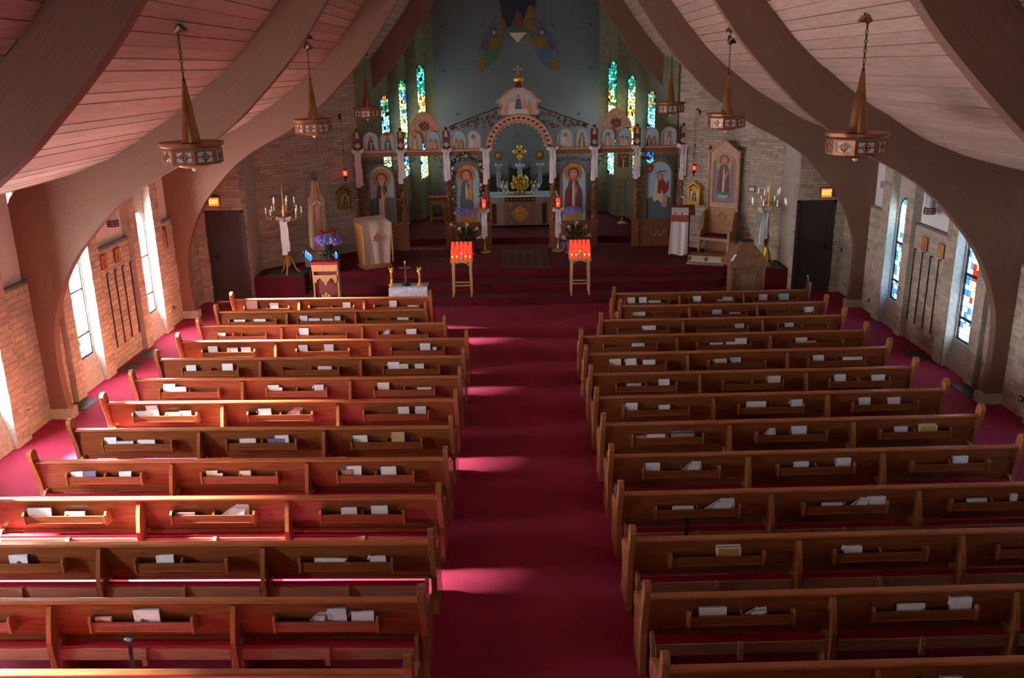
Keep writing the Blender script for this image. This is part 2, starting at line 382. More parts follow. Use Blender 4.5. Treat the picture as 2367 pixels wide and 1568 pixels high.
# ------------------------------------------------------------------ side walls
GL = [glass('glass_white', (.9, .95, 1), 8.0), glass('glass_sky', (.22, .62, 1), 6), glass('glass_blue', (.03, .14, .75), 3.2), glass('glass_cyan', (.35, .85, .95), 6),
      glass('glass_red', (.85, .03, .02), 1.5), glass('glass_yellow', (1, .62, .08), 2.4), glass('glass_green', (.05, .5, .15), 1.3), glass('glass_navy', (.02, .05, .30), .8)]
GB = [glass('sunlit_glass_white', (1, .97, .95), 78, .9), glass('sunlit_glass_blue', (.55, .82, 1), 44, .8), glass('sunlit_glass_rose', (1, .80, .82), 58, .9), glass('sunlit_glass_amber', (1, .75, .42), 50, .85), glass('sunlit_glass_deep_blue', (.1, .4, 1), 2.5, .3)]
WN = [0]
def side_window(s, yc, parent_name, pat, seed, parts=True):
    """one tall round-headed window of stained glass in the side wall, in its own frame of came and bars"""
    rr = random.Random(seed); WN[0] += 1
    root = struct('window_%d' % WN[0], (XC+s*7.13, yc, 0)); root['label'] = 'tall round-headed stained glass window in the brick side wall'
    hw, z0, z1 = .265, .49, 2.44; zs = z1-hw
    def half(z):
        return hw if z <= zs else math.sqrt(max(0, hw*hw-(z-zs)**2))
    nr = 21; rows = [z0+.03+(z1-.03-z0-.03)*i/nr for i in range(nr+1)]
    joined = MB()
    for i in range(nr):
        a, b = rows[i]+.004, rows[i+1]-.004
        if i == nr-1: b -= .01
        cols = [-hw, -hw*.62+rr.uniform(-.03, .03), -hw*.2+rr.uniform(-.03, .03), hw*.22+rr.uniform(-.03, .03), hw*.6+rr.uniform(-.03, .03), hw]
        for j in range(5):
            ya, yb = cols[j]+.004, cols[j+1]-.004
            q = [(ya, a), (yb, a), (yb, b), (ya, b)]
            q = [(max(-half(z)+.02, min(half(z)-.02, y)), z) for y, z in q]
            if max(p[0] for p in q)-min(p[0] for p in q) < .015: continue
            g = pat(i, j, rr)
            vs = [(0, p[0], p[1]) for p in q]
            if parts:
                MB().add(vs, [(0, 1, 2, 3)]).build('pane', (GL+GB)[g], root)
            else: joined.add(vs, [(0, 1, 2, 3)], g)
    if not parts: tag(joined.build('panes', GL+GB, root), kind='stuff')
    fr = MB()
    o_ = [(-hw-.03, z0), (-hw-.03, zs)]+[(-(hw+.03)*math.cos(t*PI/12), zs+(hw+.03)*math.sin(t*PI/12)) for t in range(1, 12)]+[(hw+.03, zs), (hw+.03, z0)]
    i_ = [(-hw+.012, z0+.03), (-hw+.012, zs)]+[(-(hw-.012)*math.cos(t*PI/12), zs+(hw-.012)*math.sin(t*PI/12)) for t in range(1, 12)]+[(hw-.012, zs), (hw-.012, z0+.03)]
    n = len(o_); vs = []
    for x in (-.02, .03):
        vs += [(x, p[0], p[1]) for p in o_]+[(x, p[0], p[1]) for p in i_]
    fs = []
    for i in range(n):
        k = (i+1) % n
        for b_ in (0, 2*n): fs.append((b_+i, b_+k, b_+n+k, b_+n+i))
        fs.append((i, k, 2*n+k, 2*n+i)); fs.append((n+i, n+k, 3*n+k, 3*n+i))
    fr.add(vs, fs).build('frame', LEAD, root)
    for z in (.86, 1.58):
        MB().box(-.02, .02, -hw, hw, z-.018, z+.018).build('bar', LEAD, root)
    cm = MB()
    for z in rows[1:-1]: cm.box(-.004, .004, -half(z), half(z), z-.004, z+.004)
    for y in (-.15, -.05, .055, .15): cm.box(-.003, .003, y-.003, y+.003, z0, z1-.06)
    cm.build('lead_came', LEAD, root)
    return root
def pat_right_near(i, j, r):
    if 7 <= i <= 17 and j in (1, 2): return r.choice((4, 4, 0, 5)) if j == 1 else r.choice((0, 0, 4, 4))
    return r.choice((0, 1, 1, 3, 3, 3, 0, 2, 1))
def pat_right_far(i, j, r):
    if 5 <= i <= 12 and j <= 2: return r.choice((6, 6, 5, 3, 6, 4))
    if i > 12 and j <= 2: return r.choice((5, 5, 0, 3))
    if i < 5: return r.choice((1, 2, 2, 3, 0))
    return r.choice((1, 3, 0, 1, 2, 3))
def pat_left(i, j, r):
    if i < 3: return 8+r.choice((1, 1, 0, 4))
    return 8+r.choice((0, 0, 0, 0, 1, 2, 0, 3 if i < 9 else 0))
BAY = [(.16, .69, 'n'), (.69, .98, 'p'), (.98, 1.73, 'w'), (1.73, 2.08, 'p'), (2.08, 3.41, 'n'), (3.41, 3.70, 'p'), (3.70, 4.42, 'w'), (4.42, 4.78, 'p'), (4.78, 5.5, 'n')]
ZT = 3.36
for s, wn in ((-1, 'wall_left'), (1, 'wall_right')):
    root = struct(wn); faces = []; faces2 = []
    def X_(d): return XC+s*d
    def bx(mb, d0, d1, y0, y1, z0, z1):
        x0, x1 = sorted((X_(d0), X_(d1))); mb.box(x0, x1, y0, y1, z0, z1); return mb
    def face(lst, d, y0, y1, z0, z1):
        if s < 0: lst.append((X_(d), y0, 0, 1, y1-y0, z0, z1, None))
        else: lst.append((X_(d), y1, 0, -1, y1-y0, z0, z1, None))
    for bi, ya in enumerate((12.23, 6.73, 1.23)):
        lst = faces if bi == 0 else faces2
        for (a, b, k) in BAY:
            y0, y1 = ya+a, ya+b
            if k == 'n':
                bx(MB(), 7.02, 7.30, y0, y1, 0, 2.08).build('panel_wall', MORTAR, root)
                bx(MB(), 7.005, 7.12, y0-.0, y1, 2.08, 2.115).build('coping', SLATE, root)
                bx(MB(), 7.09, 7.32, y0, y1, 2.08, ZT+.1).build('plaster_strip', PLASTER, root)
                face(lst, 7.02, y0, y1, 0, 2.07)
                if b-a > 1:
                    for g in (.30, .61, .92, 1.24):
                        bx(MB(), 6.995, 7.01, y0+g, y0+g+.022, .36, 1.65).build('groove_strip', DARK, root)
                        bx(MB(), 6.995, 7.01, y0+g-.07 if s > 0 else y0+g, y0+g+.022 if s > 0 else y0+g+.09, 1.65, 1.667).build('groove_strip', DARK, root)
            elif bi == 2 and k == 'w' and a < 2:
                bx(MB(), 7.02, 7.30, y0, y1, 0, ZT).build('panel_wall', CONC, root)
            elif k == 'p':
                bx(MB(), 6.94, 7.30, y0, y1, 0, ZT).build('pier', CONC, root)
                face(lst, 6.94, y0, y1, 0, ZT)
            else:
                hw = .275; yc = y1-.31; zs = 2.44-.265
                x0, x1, x2 = X_(7.0), X_(7.085), X_(7.3)
                MB().add([(x0,y0,0),(x0,y1,0),(x1,y1,.49),(x1,y0,.49),(x2,y0,0),(x2,y1,0),(x2,y1,.46),(x2,y0,.46)], [(0,1,2,3),(3,2,6,7),(0,3,7,4),(1,5,6,2)]).build('sill_wall', CONC, root)
                poly = [(y0, .46), (y0, ZT), (y1, ZT), (y1, .46), (yc+hw, .46), (yc+hw, zs)]+[(yc+hw*math.cos(t*PI/12), zs+hw*math.sin(t*PI/12)) for t in range(1, 12)]+[(yc-hw, zs), (yc-hw, .46)]
                xa, xb = sorted((X_(7.09), X_(7.2)))
                MB().prism(poly, 'x', xa, xb).build('window_wall', CONC, root)
                first = a < 2
                if s < 0: side_window(s, yc, wn, pat_left, 10*bi+first, parts=bi == 0)
                else: side_window(s, yc, wn, pat_right_near if first else pat_right_far, 50+10*bi+first, parts=bi == 0)
    bricks(root, faces+faces2, 260)
    # flat closing wall between the last arch and the chancel corner
    bx(MB(), 7.02, 7.30, 17.89, 19.2, 0, 3.5).build('corner_wall', MORTAR, root)
    f3 = []; face(f3, 7.02, 17.89, 19.1, 0, 3.4); bricks(root, f3, 0)
# ------------------------------------------------------------------ chancel walls
def czf(x, y):
    d = abs(x-XC)
    for p, q in zip(OUT[6:], OUT[7:]):
        if q[0] <= d <= p[0]: return p[1]+(q[1]-p[1])*(p[0]-d)/(p[0]-q[0])+.05
    return 3.4 if d > 6.9 else 7
def slab(root, name, p, q, z0, z1, m, th=.15):
    d = (Vector(q)-Vector(p)).normalized(); n = Vector((d.y, -d.x))*-th
    MB().prism([p, q, (q[0]+n.x, q[1]+n.y), (p[0]+n.x, p[1]+n.y)], 'z', z0, z1).build(name, m, root)
def slab_ceil(root, name, p, q, z0, m, th=.15, seg=14):
    d = (Vector(q)-Vector(p)).normalized(); n = Vector((d.y, -d.x))*-th
    for i in range(1):
        pts = [Vector(p).lerp(Vector(q), i/seg) for i in range(seg+1)]
        mb = MB(); k = seg+1
        vs = [(v.x, v.y, z0) for v in pts]+[(v.x, v.y, min(8, czf(v.x, v.y)+.1)) for v in pts]
        vs += [(v.x+n.x, v.y+n.y, z0) for v in pts]+[(v.x+n.x, v.y+n.y, min(8, czf(v.x, v.y)+.1)) for v in pts]
        fs = [(i, i+1, k+i+1, k+i) for i in range(seg)]+[(2*k+i, 3*k+i, 3*k+i+1, 2*k+i+1) for i in range(seg)]
        fs += [(0, k, 3*k, 2*k), (k-1, 3*k-1, 4*k-1, 2*k-1)]
        mb.add(vs, fs).build(name, m, root)
for s, wn in ((-1, 'wall_front_left'), (1, 'wall_front_right')):
    root = struct(wn)
    def V(d, y): return (XC+s*d, y)
    # wall with the side door, return, slanted brick wall with the shrine
    dl, dr = (5.98, 6.78)
    D0, D1, D2, D3, D4 = V(7.02, 19.05), V(dr, 19.05), V(dl, 19.05), V(5.92, 19.2), V(5.93, 20.05)
    E0 = V(3.93, 22.2)
    def seg(p, q, z0=0, m=MORTAR):
        if s < 0: slab_ceil(root, 'wall_section', p, q, z0, m)
        else: slab_ceil(root, 'wall_section', q, p, z0, m)
    def bf(p, q, z0, z1):
        a, b = (p, q) if s < 0 else (q, p)
        d = Vector(b)-Vector(a); L_ = d.length; d.normalize()
        return (a[0]+d.y*.002, a[1]-d.x*.002, d.x, d.y, L_, z0, z1, czf)
    seg(D0, D1); seg(D1, D2, 2.03); seg(D2, D3); seg(D3, D4, 0, CONC); seg(D4, E0)
    bricks(root, [bf(D4, E0, .52, 6), bf(D1, D2, 2.04, 3.8), bf(D2, D3, 0, 3.9), bf(D0, D1, 0, 3.5)], 280, .29, .066, .006)
# ------------------------------------------------------------------ side doors and exit signs
for s in (-1, 1):
    dn = struct('door_1' if s < 0 else 'door_2', (XC+s*6.38, 19.07, 0))
    dn['label'] = 'dark brown metal door with lever handle under a lit exit sign'
    MB().box(-.36, .36, .0, .04, .01, 1.99).build('door_leaf', DOOR, dn)
    fr = MB(); fr.box(-.42, -.36, -.03, .09, 0, 2.03).box(.36, .42, -.03, .09, 0, 2.03).box(-.42, .42, -.03, .09, 1.99, 2.03).build('door_frame', DOOR, dn)
    hx = .26*s
    hd = MB().tube([(hx, -.01, 1.02), (hx, -.06, 1.02), (hx-.10*s, -.06, 1.02)], .011, 8); hd.box(hx-.025, hx+.025, -.012, 0, .95, 1.1); hd.build('door_handle', DARK, dn)
    for z in (.25, 1.0, 1.75): MB().tube([(-.365*s, -.012, z-.05), (-.365*s, -.012, z+.05)], .01, 6).build('hinge', DARK, dn)
    e = thing('exit_sign', 'lit red exit sign above the dark side door on the %s side' % ('statue' if s < 0 else 'throne'), 'exit sign', (0, 0, 0))
    c = at(494 if s < 0 else 1911, 467 if s < 0 else 446, Y=18.95); e.location = c
    MB().box(-.12, .12, 0, .07, -.10, .10).build('housing', mat('exit_housing', (.35, .2, .15), .5), e)
    MB().box(-.105, .105, -.008, 0, -.085, .085).build('lit_face', EXITM, e)
    cu = bpy.data.curves.new('exit_lettering', 'FONT'); cu.body = 'EXIT'; cu.size = .105; cu.align_x = 'CENTER'; cu.align_y = 'CENTER'; cu.extrude = .002; cu.materials.append(EXITL)
    t0_ = bpy.data.objects.new('lettering_curve', cu); C.objects.link(t0_); bpy.context.view_layer.update()
    tm = bpy.data.meshes.new_from_object(t0_.evaluated_get(bpy.context.evaluated_depsgraph_get())); bpy.data.objects.remove(t0_)
    t = bpy.data.objects.new('lettering', tm); C.objects.link(t); t.parent = e; t.rotation_euler = (PI/2, 0, 0); t.location = (0, -.012, 0); t.scale = (.9, 1.25, 1)
# ------------------------------------------------------------------ apse
root = struct('wall_apse')
AL = [(-3.87, 22.3), (-3.62, 22.6), (-3.48, 23.8), (-3.39, 24.8), (-3.12, 24.82), (-3.02, 25.8), (-2.72, 25.82), (-2.58, 26.8), (-2.32, 26.9)]
AR = [(3.98, 22.3), (3.82, 22.6), (3.68, 23.8), (3.61, 24.8), (3.29, 24.82), (3.19, 25.8), (2.89, 25.82), (2.74, 26.8), (2.48, 26.9)]
GA = [glass('apse_cyan', (.12, .75, .75), 1.7), glass('apse_teal', (.03, .40, .32), .9), glass('apse_yellow', (.95, .80, .12), 1.8), glass('apse_lime', (.70, .95, .35), 2.0), glass('apse_pale', (.85, 1, .72), 2.8),
      glass('apse_green', (.03, .32, .08), .8), glass('apse_blue', (.03, .18, .75), 1.2), glass('apse_orange', (.9, .25, .03), 1.2), glass('apse_sky', (.25, .62, 1), 2.4), glass('apse_navy', (.01, .03, .15), .3)]
WZ = {0: (2.30, 4.20), 1: (1.95, 4.58), 2: (1.80, 4.97)}
for sd, PL in ((-1, AL), (1, AR)):
    for i in range(len(PL)-1):
        p, q = Vector(PL[i]), Vector(PL[i+1])
        if i in (2, 4, 6):
            k = (i-2)//2; z0, z1 = WZ[k]
            slab(root, 'apse_fin', *( (tuple(p), tuple(q)) if sd < 0 else (tuple(q), tuple(p))), .6, z0, CONCG, .12)
            slab(root, 'apse_fin', *( (tuple(p), tuple(q)) if sd < 0 else (tuple(q), tuple(p))), z1, 9.6, CONCG, .12)
            for (u0, u1) in ((0, .05), (.95, 1)):
                a, b = p.lerp(q, u0), p.lerp(q, u1)
                slab(root, 'apse_fin', *( (tuple(a), tuple(b)) if sd < 0 else (tuple(b), tuple(a))), z0, z1, CONCG, .12)
            WN[0] += 1
            wr = struct('window_%d' % WN[0], (p.x, p.y, 0)); wr['label'] = 'narrow round-headed mosaic glass window in the apse fins'
            rr = random.Random(300+10*k+sd); mb = MB(); ca = MB(); nc = 4; nr = int((z1-z0)/.085)
            d = q-p
            for r_ in range(nr):
                for c_ in range(nc):
                    za = z0+(z1-z0)*r_/nr; zb = z0+(z1-z0)*(r_+1)/nr; ua = .06+.88*c_/nc; ub = .06+.88*(c_+1)/nc
                    um = (ua+ub)/2; edge = abs(um-.5)*2
                    if zb > z1-.02 and edge > .35: continue
                    if zb > z1-.11 and edge > .7: continue
                    ph = r_/nr; sk = .035*rr.uniform(-1, 1)
                    if k == 2: opts = (8, 0, 4, 4, 2) if ph < .25 else (8, 6, 0, 8) if ph < .45 else (3, 4, 2, 7, 5) if ph < .75 else (0, 1, 5, 0)
                    elif k == 1: opts = (8, 0, 6, 4, 2) if ph < .3 else (4, 3, 2, 5, 4) if ph < .6 else (2, 3, 6, 8) if ph < .85 else (0, 2, 1, 5)
                    else: opts = (2, 3, 0, 4) if ph < .35 else (0, 0, 8, 6, 3) if ph < .75 else (0, 1, 5, 7)
                    if sd > 0 and k == 1 and .25 < ph < .8: opts = (2, 2, 3, 4, 3, 7)
                    if sd > 0 and k == 0 and ph < .35: opts = (6, 8, 0, 9)
                    g = rr.choice(opts) if rr.random() > .07 else 9
                    a0, a1 = p+d*(ua+.012), p+d*(ub-.012); e_ = .008
                    n_ = Vector((d.y, -d.x)).normalized()*-.03*sd*-1
                    mb.add([(a0.x-p.x, a0.y-p.y, za+e_+sk), (a1.x-p.x, a1.y-p.y, za+e_-sk), (a1.x-p.x, a1.y-p.y, zb-e_-sk), (a0.x-p.x, a0.y-p.y, zb-e_+sk)], [(0, 1, 2, 3)], g)
            tag(mb.build('mosaic_glass', GA, wr), kind='stuff')
            off = Vector((-.02*sd*-1, 0))
            ca.add([(p.x-p.x+.012*sd, 0, z0), (d.x+.012*sd, d.y, z0), (d.x+.012*sd, d.y, z1), (.012*sd, 0, z1)], [(0, 1, 2, 3)])
            ca.build('lead_came', LEAD, wr)
            for z in (z0+.02, z0+(z1-z0)*.45):
                MB().tube([(0, 0, z), (d.x, d.y, z)], .015, 4).build('bar', LEAD, wr)
        else:
            slab(root, 'apse_fin', *( (tuple(p), tuple(q)) if sd < 0 else (tuple(q), tuple(p))), .6, 9.6, CONCG, .12)
MB().box(-2.36, 2.52, 26.9, 27.05, .6, 9.6).build('mural_wall', MURAL, root)
MB().box(-4.6, 4.8, 23.5, 27.1, 9.6, 9.7).build('apse_soffit', PLANKB, root)
for s in (-1, 1):
    x0, x1 = sorted((XC+s*3.95, XC+s*7.3)); MB().box(x0, x1, 23.45, 23.6, 0, 13).build('gable_wall', MORTAR, root)
for s in (-1, 1):
    gp = [(XC+s*p.x, p.y+.02) for p in OC if p.x < 4.4]
    mb = MB()
    for a, b in zip(gp, gp[1:]): mb.add([(a[0], 23.48, a[1]), (b[0], 23.48, b[1]), (b[0], 23.48, 13.2), (a[0], 23.48, 13.2)], [(0, 1, 2, 3)])
    mb.build('gable_wall', MORTAR, root)
rb = struct('wall_back'); MB().box(-8, 8, -13.1, -13, 0, 13).build('wall_section', MORTAR, rb)
for s in (-1, 1):
    x0, x1 = sorted((XC+s*7.02, XC+s*7.3)); MB().box(x0, x1, -13, 1.39, 0, 3.5).build('wall_section', MORTAR, rb)
# area lamps just inside the apse glass add to its daylight
for s, pts in ((-1, AL), (1, AR)):
    for k in (2, 4, 6):
        p, q = Vector(pts[k]), Vector(pts[k+1]); c = (p+q)/2
        light('AREA', 'apse_window_daylight', (c.x-s*.05, c.y, 3.2), (-s, -.1, -.1), 6, (.92, .90, .78), .6, 2.2)
# ------------------------------------------------------------------ pews
ORD = ['front', 'second', 'third', 'fourth', 'fifth', 'sixth', 'seventh', 'eighth', 'ninth', 'tenth', 'eleventh', 'twelfth', 'thirteenth']
SIDE = {-1: 'statue side', 1: 'throne side'}
BACK_Y = lambda z: .02+(.90-z)*.15      # rear face of the leaning back, y grows towards the altar
ENDP = [(.07, 0), (.07, .40), (.045, .55), (-.035, .80), (-.045, .87)]+[(.012+.062*math.cos(math.radians(a)), .87+.062*math.sin(math.radians(a))) for a in range(180, -1, -22)]+[(.085, .80), (.12, .68), (.17, .635), (.27, .62), (.38, .60), (.45, .56), (.485, .50), (.475, .44), (.435, .40), (.435, .10), (.47, .06), (.47, 0)]
def end_panel(x0, x1, parent):
    o = MB().prism(ENDP, 'x', x0, x1).build('end_panel', WOODE, parent)
    md = o.modifiers.new('b', 'BEVEL'); md.width = .009; md.segments = 2
    # raised stile down the rear edge and recessed field
    xo = (x0-.006, x0) if x0 < 0 else (x1, x1+.006)
    return o
def make_pew(L):
    """pew centred on x, its back's top edge at y=0, facing +y"""
    t = thing('pew', 'pew', 'pew')
    h = L/2; e = .055
    o = MB().add([(-h+e, BACK_Y(.39), .39), (h-e, BACK_Y(.39), .39), (h-e, BACK_Y(.76), .76), (-h+e, BACK_Y(.76), .76),
                  (-h+e, BACK_Y(.39)+.022, .39), (h-e, BACK_Y(.39)+.022, .39), (h-e, BACK_Y(.76)+.022, .76), (-h+e, BACK_Y(.76)+.022, .76)],
                 [(0, 1, 2, 3), (5, 4, 7, 6), (0, 4, 5, 1), (3, 2, 6, 7), (0, 3, 7, 4), (1, 5, 6, 2)]).build('backrest', WOOD, t)
    o = MB().box(-h+e, h-e, -.002, .07, .757, .787).build('top_rail', WOODC, t); md = o.modifiers.new('b', 'BEVEL'); md.width = .011; md.segments = 3
    MB().box(-h+e, h-e, BACK_Y(.39)-.012, BACK_Y(.39)+.02, .372, .40).build('bottom_rail', WOOD, t)
    o = MB().box(-h+e, h-e, .10, .50, .415, .445).build('seat', WOOD, t); md = o.modifiers.new('b', 'BEVEL'); md.width = .012; md.segments = 2
    end_panel(-h, -h+e, t); end_panel(h-e, h, t)
    fin = [(.06, .75), (.012, .735), (-.04, .60), (-.08, .45), (-.07, .30), (-.03, .0), (.42, 0), (.42, .41), (.10, .41)]
    sec = (L-2*e)/3
    for i in (1, 2):
        x = -h+e+sec*i
        MB().prism(fin, 'x', x-.02, x+.02).build('support', WOODE, t)
    rw = .41
    for i in range(3):
        xc = -h+e+sec*(i+.5)
        y0 = BACK_Y(.55)
        r = MB(); r.box(xc-rw, xc+rw, y0-.095, y0-.08, .515, .605); r.box(xc-rw, xc+rw, y0-.085, BACK_Y(.52)+.005, .515, .527); rk = r.build('book_rack', WOOD, t)
        ep = [(BACK_Y(.50)+.004, .495), (y0-.10, .505), (y0-.108, .62), (y0-.085, .655), (y0-.045, .64), (BACK_Y(.64)+.004, .625)]
        MB().prism(ep, 'x', xc-rw-.022, xc-rw).build('rack_end', WOODE, rk); MB().prism(ep, 'x', xc+rw, xc+rw+.022).build('rack_end', WOODE, rk)
        MB().prism([(y0-.08, .527), (y0-.08, .61), (y0-.04, .635), (BACK_Y(.63), .63), (BACK_Y(.53), .527)], 'x', xc-.01, xc+.01).build('rack_divider', WOODE, rk)
        MB().box(xc-rw+.03, xc+rw-.03, y0-.099, y0-.095, .522, .530).build('rack_lip', WOODC, rk)
        a, b = xc-sec/2+.05, xc+sec/2-.05
        k = MB().box(a, b, -.03, -.008, .25, .36).build('kneeler_board', WOODK, t); md = k.modifiers.new('b', 'BEVEL'); md.width = .006; md.segments = 2
        MB().box(a, b, -.018, .035, .36, .384).build('kneeler_pad', PAD, t)
        foot = [(-.035, .0), (-.035, .18), (-.03, .33), (.0, .375), (.06, .36), (.06, .2), (.04, .0)]
        MB().prism([(-.065, .22), (-.065, .31), (-.05, .366), (-.02, .37), (-.02, .22)], 'x', xc-.02, xc+.02).build('kneeler_foot', WOODK, t)
        arm = [(-.03, .0), (-.035, .20), (-.02, .34), (.03, .42), (.09, .42), (.08, .34), (.03, .28), (.02, .0)]
        for x in (a-.03, b): MB().prism(arm, 'x', x, x+.03).build('kneeler_arm', WOODK, t)
    return t
PEWS = {}
pewY = lambda n: 5.296+(13-n)*.9
LEN = {}
proto = {}
for s in (-1, 1):
    for n in range(1, 14):
        if n > 3: xa, xo = (-.783, -5.437) if s < 0 else (.973, 5.549)
        else:
            xa = {-1: {1: -1.60, 2: -1.60, 3: -1.20}, 1: {1: 1.78, 2: 1.79, 3: 1.37}}[s][n]
            xo = at(*{-1: {1: (528, 678), 2: (492.6, 704.7), 3: (451, 737)}, 1: {1: (1885, 659.7), 2: (1922.8, 684.6), 3: (1965, 714.8)}}[s][n], Z=.93).x
        L = round(abs(xo-xa), 2); y = pewY(n)
        rz = s*math.radians(1.15)
        cx = (xa+xo)/2; cy = y+.093*abs(cx-xa)/4.65
        lab = 'long oak pew with book racks, %s row from the altar steps on the %s' % (ORD[n-1], SIDE[s])
        key = (L,)
        if key not in proto:
            proto[key] = make_pew(L); o = proto[key]; o.location = (cx, cy, 0); o.rotation_euler.z = rz; o['label'] = lab
        else: o = dup(proto[key], (cx, cy, 0), rz, lab)
        o['group'] = 'pews in two blocks'
        PEWS[(s, n)] = (cx, cy, rz, L)
# ------------------------------------------------------------------ papers and books in the racks: (pixel x, width px, height px, kind, colour)
# kinds: u upright folded sheet, t tilted, f lying low in the rack, o fanned open, b book
PAP = {
(-1,1): [(571,26,25,'u',3),(631,20,14,'u',0),(802,18,13,'t',0),(908,17,16,'u',0),(957,23,4,'f',2)],
(-1,2): [(550,26,5,'f',1),(597,28,6,'f',2),(698,18,13,'u',2),(724,26,6,'f',0),(755,27,5,'f',1),(779,18,13,'b',7),(931,26,6,'f',2)],
(-1,3): [(505.5,18,8,'t',0),(534,6,9,'u',8),(698,22,18,'u',0),(889,25,12,'o',2),(950,24,13,'u',0)],
(-1,4): [(489.5,22,15,'t',0),(536,25,11,'t',0),(564,22,12,'u',0),(694,21,16,'u',0),(758,22,17,'u',0),(985,24,17,'t',0),(1004,9,7,'f',0)],
(-1,5): [(424,23,14,'t',2),(521,25,17,'u',0),(748.5,32,8,'f',2),(906,26,17,'t',0),(932,22,12,'f',1),(966.6,21,12,'t',2)],
(-1,6): [(372,28,20,'t',0),(407,34,12,'f',0),(624,26,14,'t',0),(642,14,8,'f',0),(731,22,14,'t',2),(885,27,18,'u',1),(980,33,5,'f',2)],
(-1,7): [(317,38,12,'t',0),(352,28,26,'t',0),(393,35,8,'f',3),(422,27,12,'u',0),(604,30,16,'t',0),(674,44,18,'o',3),(937,26,17,'t',0),(973,25,18,'u',2)],
(-1,8): [(239,28,16,'t',0),(280,38,6,'f',2),(330,40,9,'f',0),(568,38,10,'f',0),(633,40,10,'t',4),(651,32,18,'t',0),(834,33,16,'t',0),(919,30,24,'u',6)],
(-1,9): [(155,27,12,'t',0),(198,30,13,'t',4),(284,28,12,'t',0),(476,26,12,'t',1),(501,16,5,'f',0),(562,26,12,'u',1),(800,28,14,'b',4),(811,34,22,'t',0),(897,35,20,'u',0)],
(-1,10): [(78,55,20,'u',0),(161,46,9,'f',0),(412,45,5,'f',3),(535,70,26,'o',0),(810,36,16,'t',0),(882,38,20,'t',0)],
(-1,11): [(34,42,20,'t',2),(377,40,18,'t',0),(761,72,7,'f',0),(868,36,13,'t',0)],
(-1,12): [(225,36,9,'f',3),(339,58,28,'t',0),(729,45,18,'o',0),(782,42,30,'t',2),(830,50,22,'t',0)],
(1,1): [(1460,17,14,'u',1),(1487,17,14,'u',0),(1514,28,5,'f',2),(1613,18,14,'u',0),(1670,22,4,'f',5),(1687,22,10,'t',2),(1767,19,15,'u',2),(1816,22,15,'u',5)],
(1,2): [(1469,12,9,'u',1),(1483,19,10,'u',2),(1663,20,11,'t',2),(1701,26,3,'f',2),(1880,20,13,'t',0)],
(1,3): [(1502,30,11,'u',0),(1711,19,11,'t',2),(1832,20,10,'t',2)],
(1,4): [(1476,30,8,'f',0),(1658,30,5,'f',2),(1696,30,6,'f',0),(1724,26,15,'t',0),(1860,26,13,'t',0),(1878,26,4,'f',3)],
(1,5): [(1428,26,16,'t',1),(1457,24,16,'t',0),(1502,28,12,'u',0),(1666,28,10,'t',1),(1702,22,13,'t',2),(1902,24,14,'t',0),(1978,46,7,'f',0)],
(1,6): [(1466,34,6,'f',2),(1537,24,15,'u',0),(1800,28,17,'u',1),(1951,26,17,'t',0),(2051,30,14,'t',0)],
(1,7): [(1459,27,18,'u',0),(1541,26,11,'t',0),(1751,46,14,'f',0),(1852,25,17,'t',0),(2009,26,18,'t',0),(2078,28,17,'t',0)],
(1,8): [(1481,28,5,'f',6),(1518,42,8,'f',0),(1580,56,10,'b',4),(1781,36,16,'o',0),(1856,34,20,'t',0),(2094,30,13,'t',2),(2155,42,14,'b',1)],
(1,9): [(1509,33,19,'u',0),(1598,54,20,'o',0),(1862,34,13,'t',0),(1957,34,20,'u',0),(2235,34,18,'t',0)],
(1,10): [(1581,48,7,'f',0),(1668,80,24,'o',0),(1930,48,6,'f',2),(1993,52,16,'o',0),(2043,36,20,'t',0),(2270,46,8,'f',0),(2362,14,18,'t',0)],
(1,11): [(1687,55,22,'b',1),(1976,40,17,'t',0)],
(1,12): [(1658,60,20,'t',0),(1747,64,12,'o',0),(2115,62,15,'f',0),(2233,48,29,'u',0)],
(1,13): [(2212,45,18,'u',0)]}
RACKN = {0: 'aisle-end', 1: 'middle', 2: 'wall-end'}
KN = {'u': ('bulletin', 'upright %s bulletin'), 't': ('bulletin', 'leaning %s bulletin'), 'f': ('leaflet', '%s leaflet low'), 'o': ('bulletin', 'fanned-open %s bulletin'), 'b': ('booklet', '%s thick booklet')}
CN = ['white', 'cream', 'pale grey', 'pink', 'dark blue printed', 'teal', 'tan', 'black', 'red']
SHP = {}
labs = {}
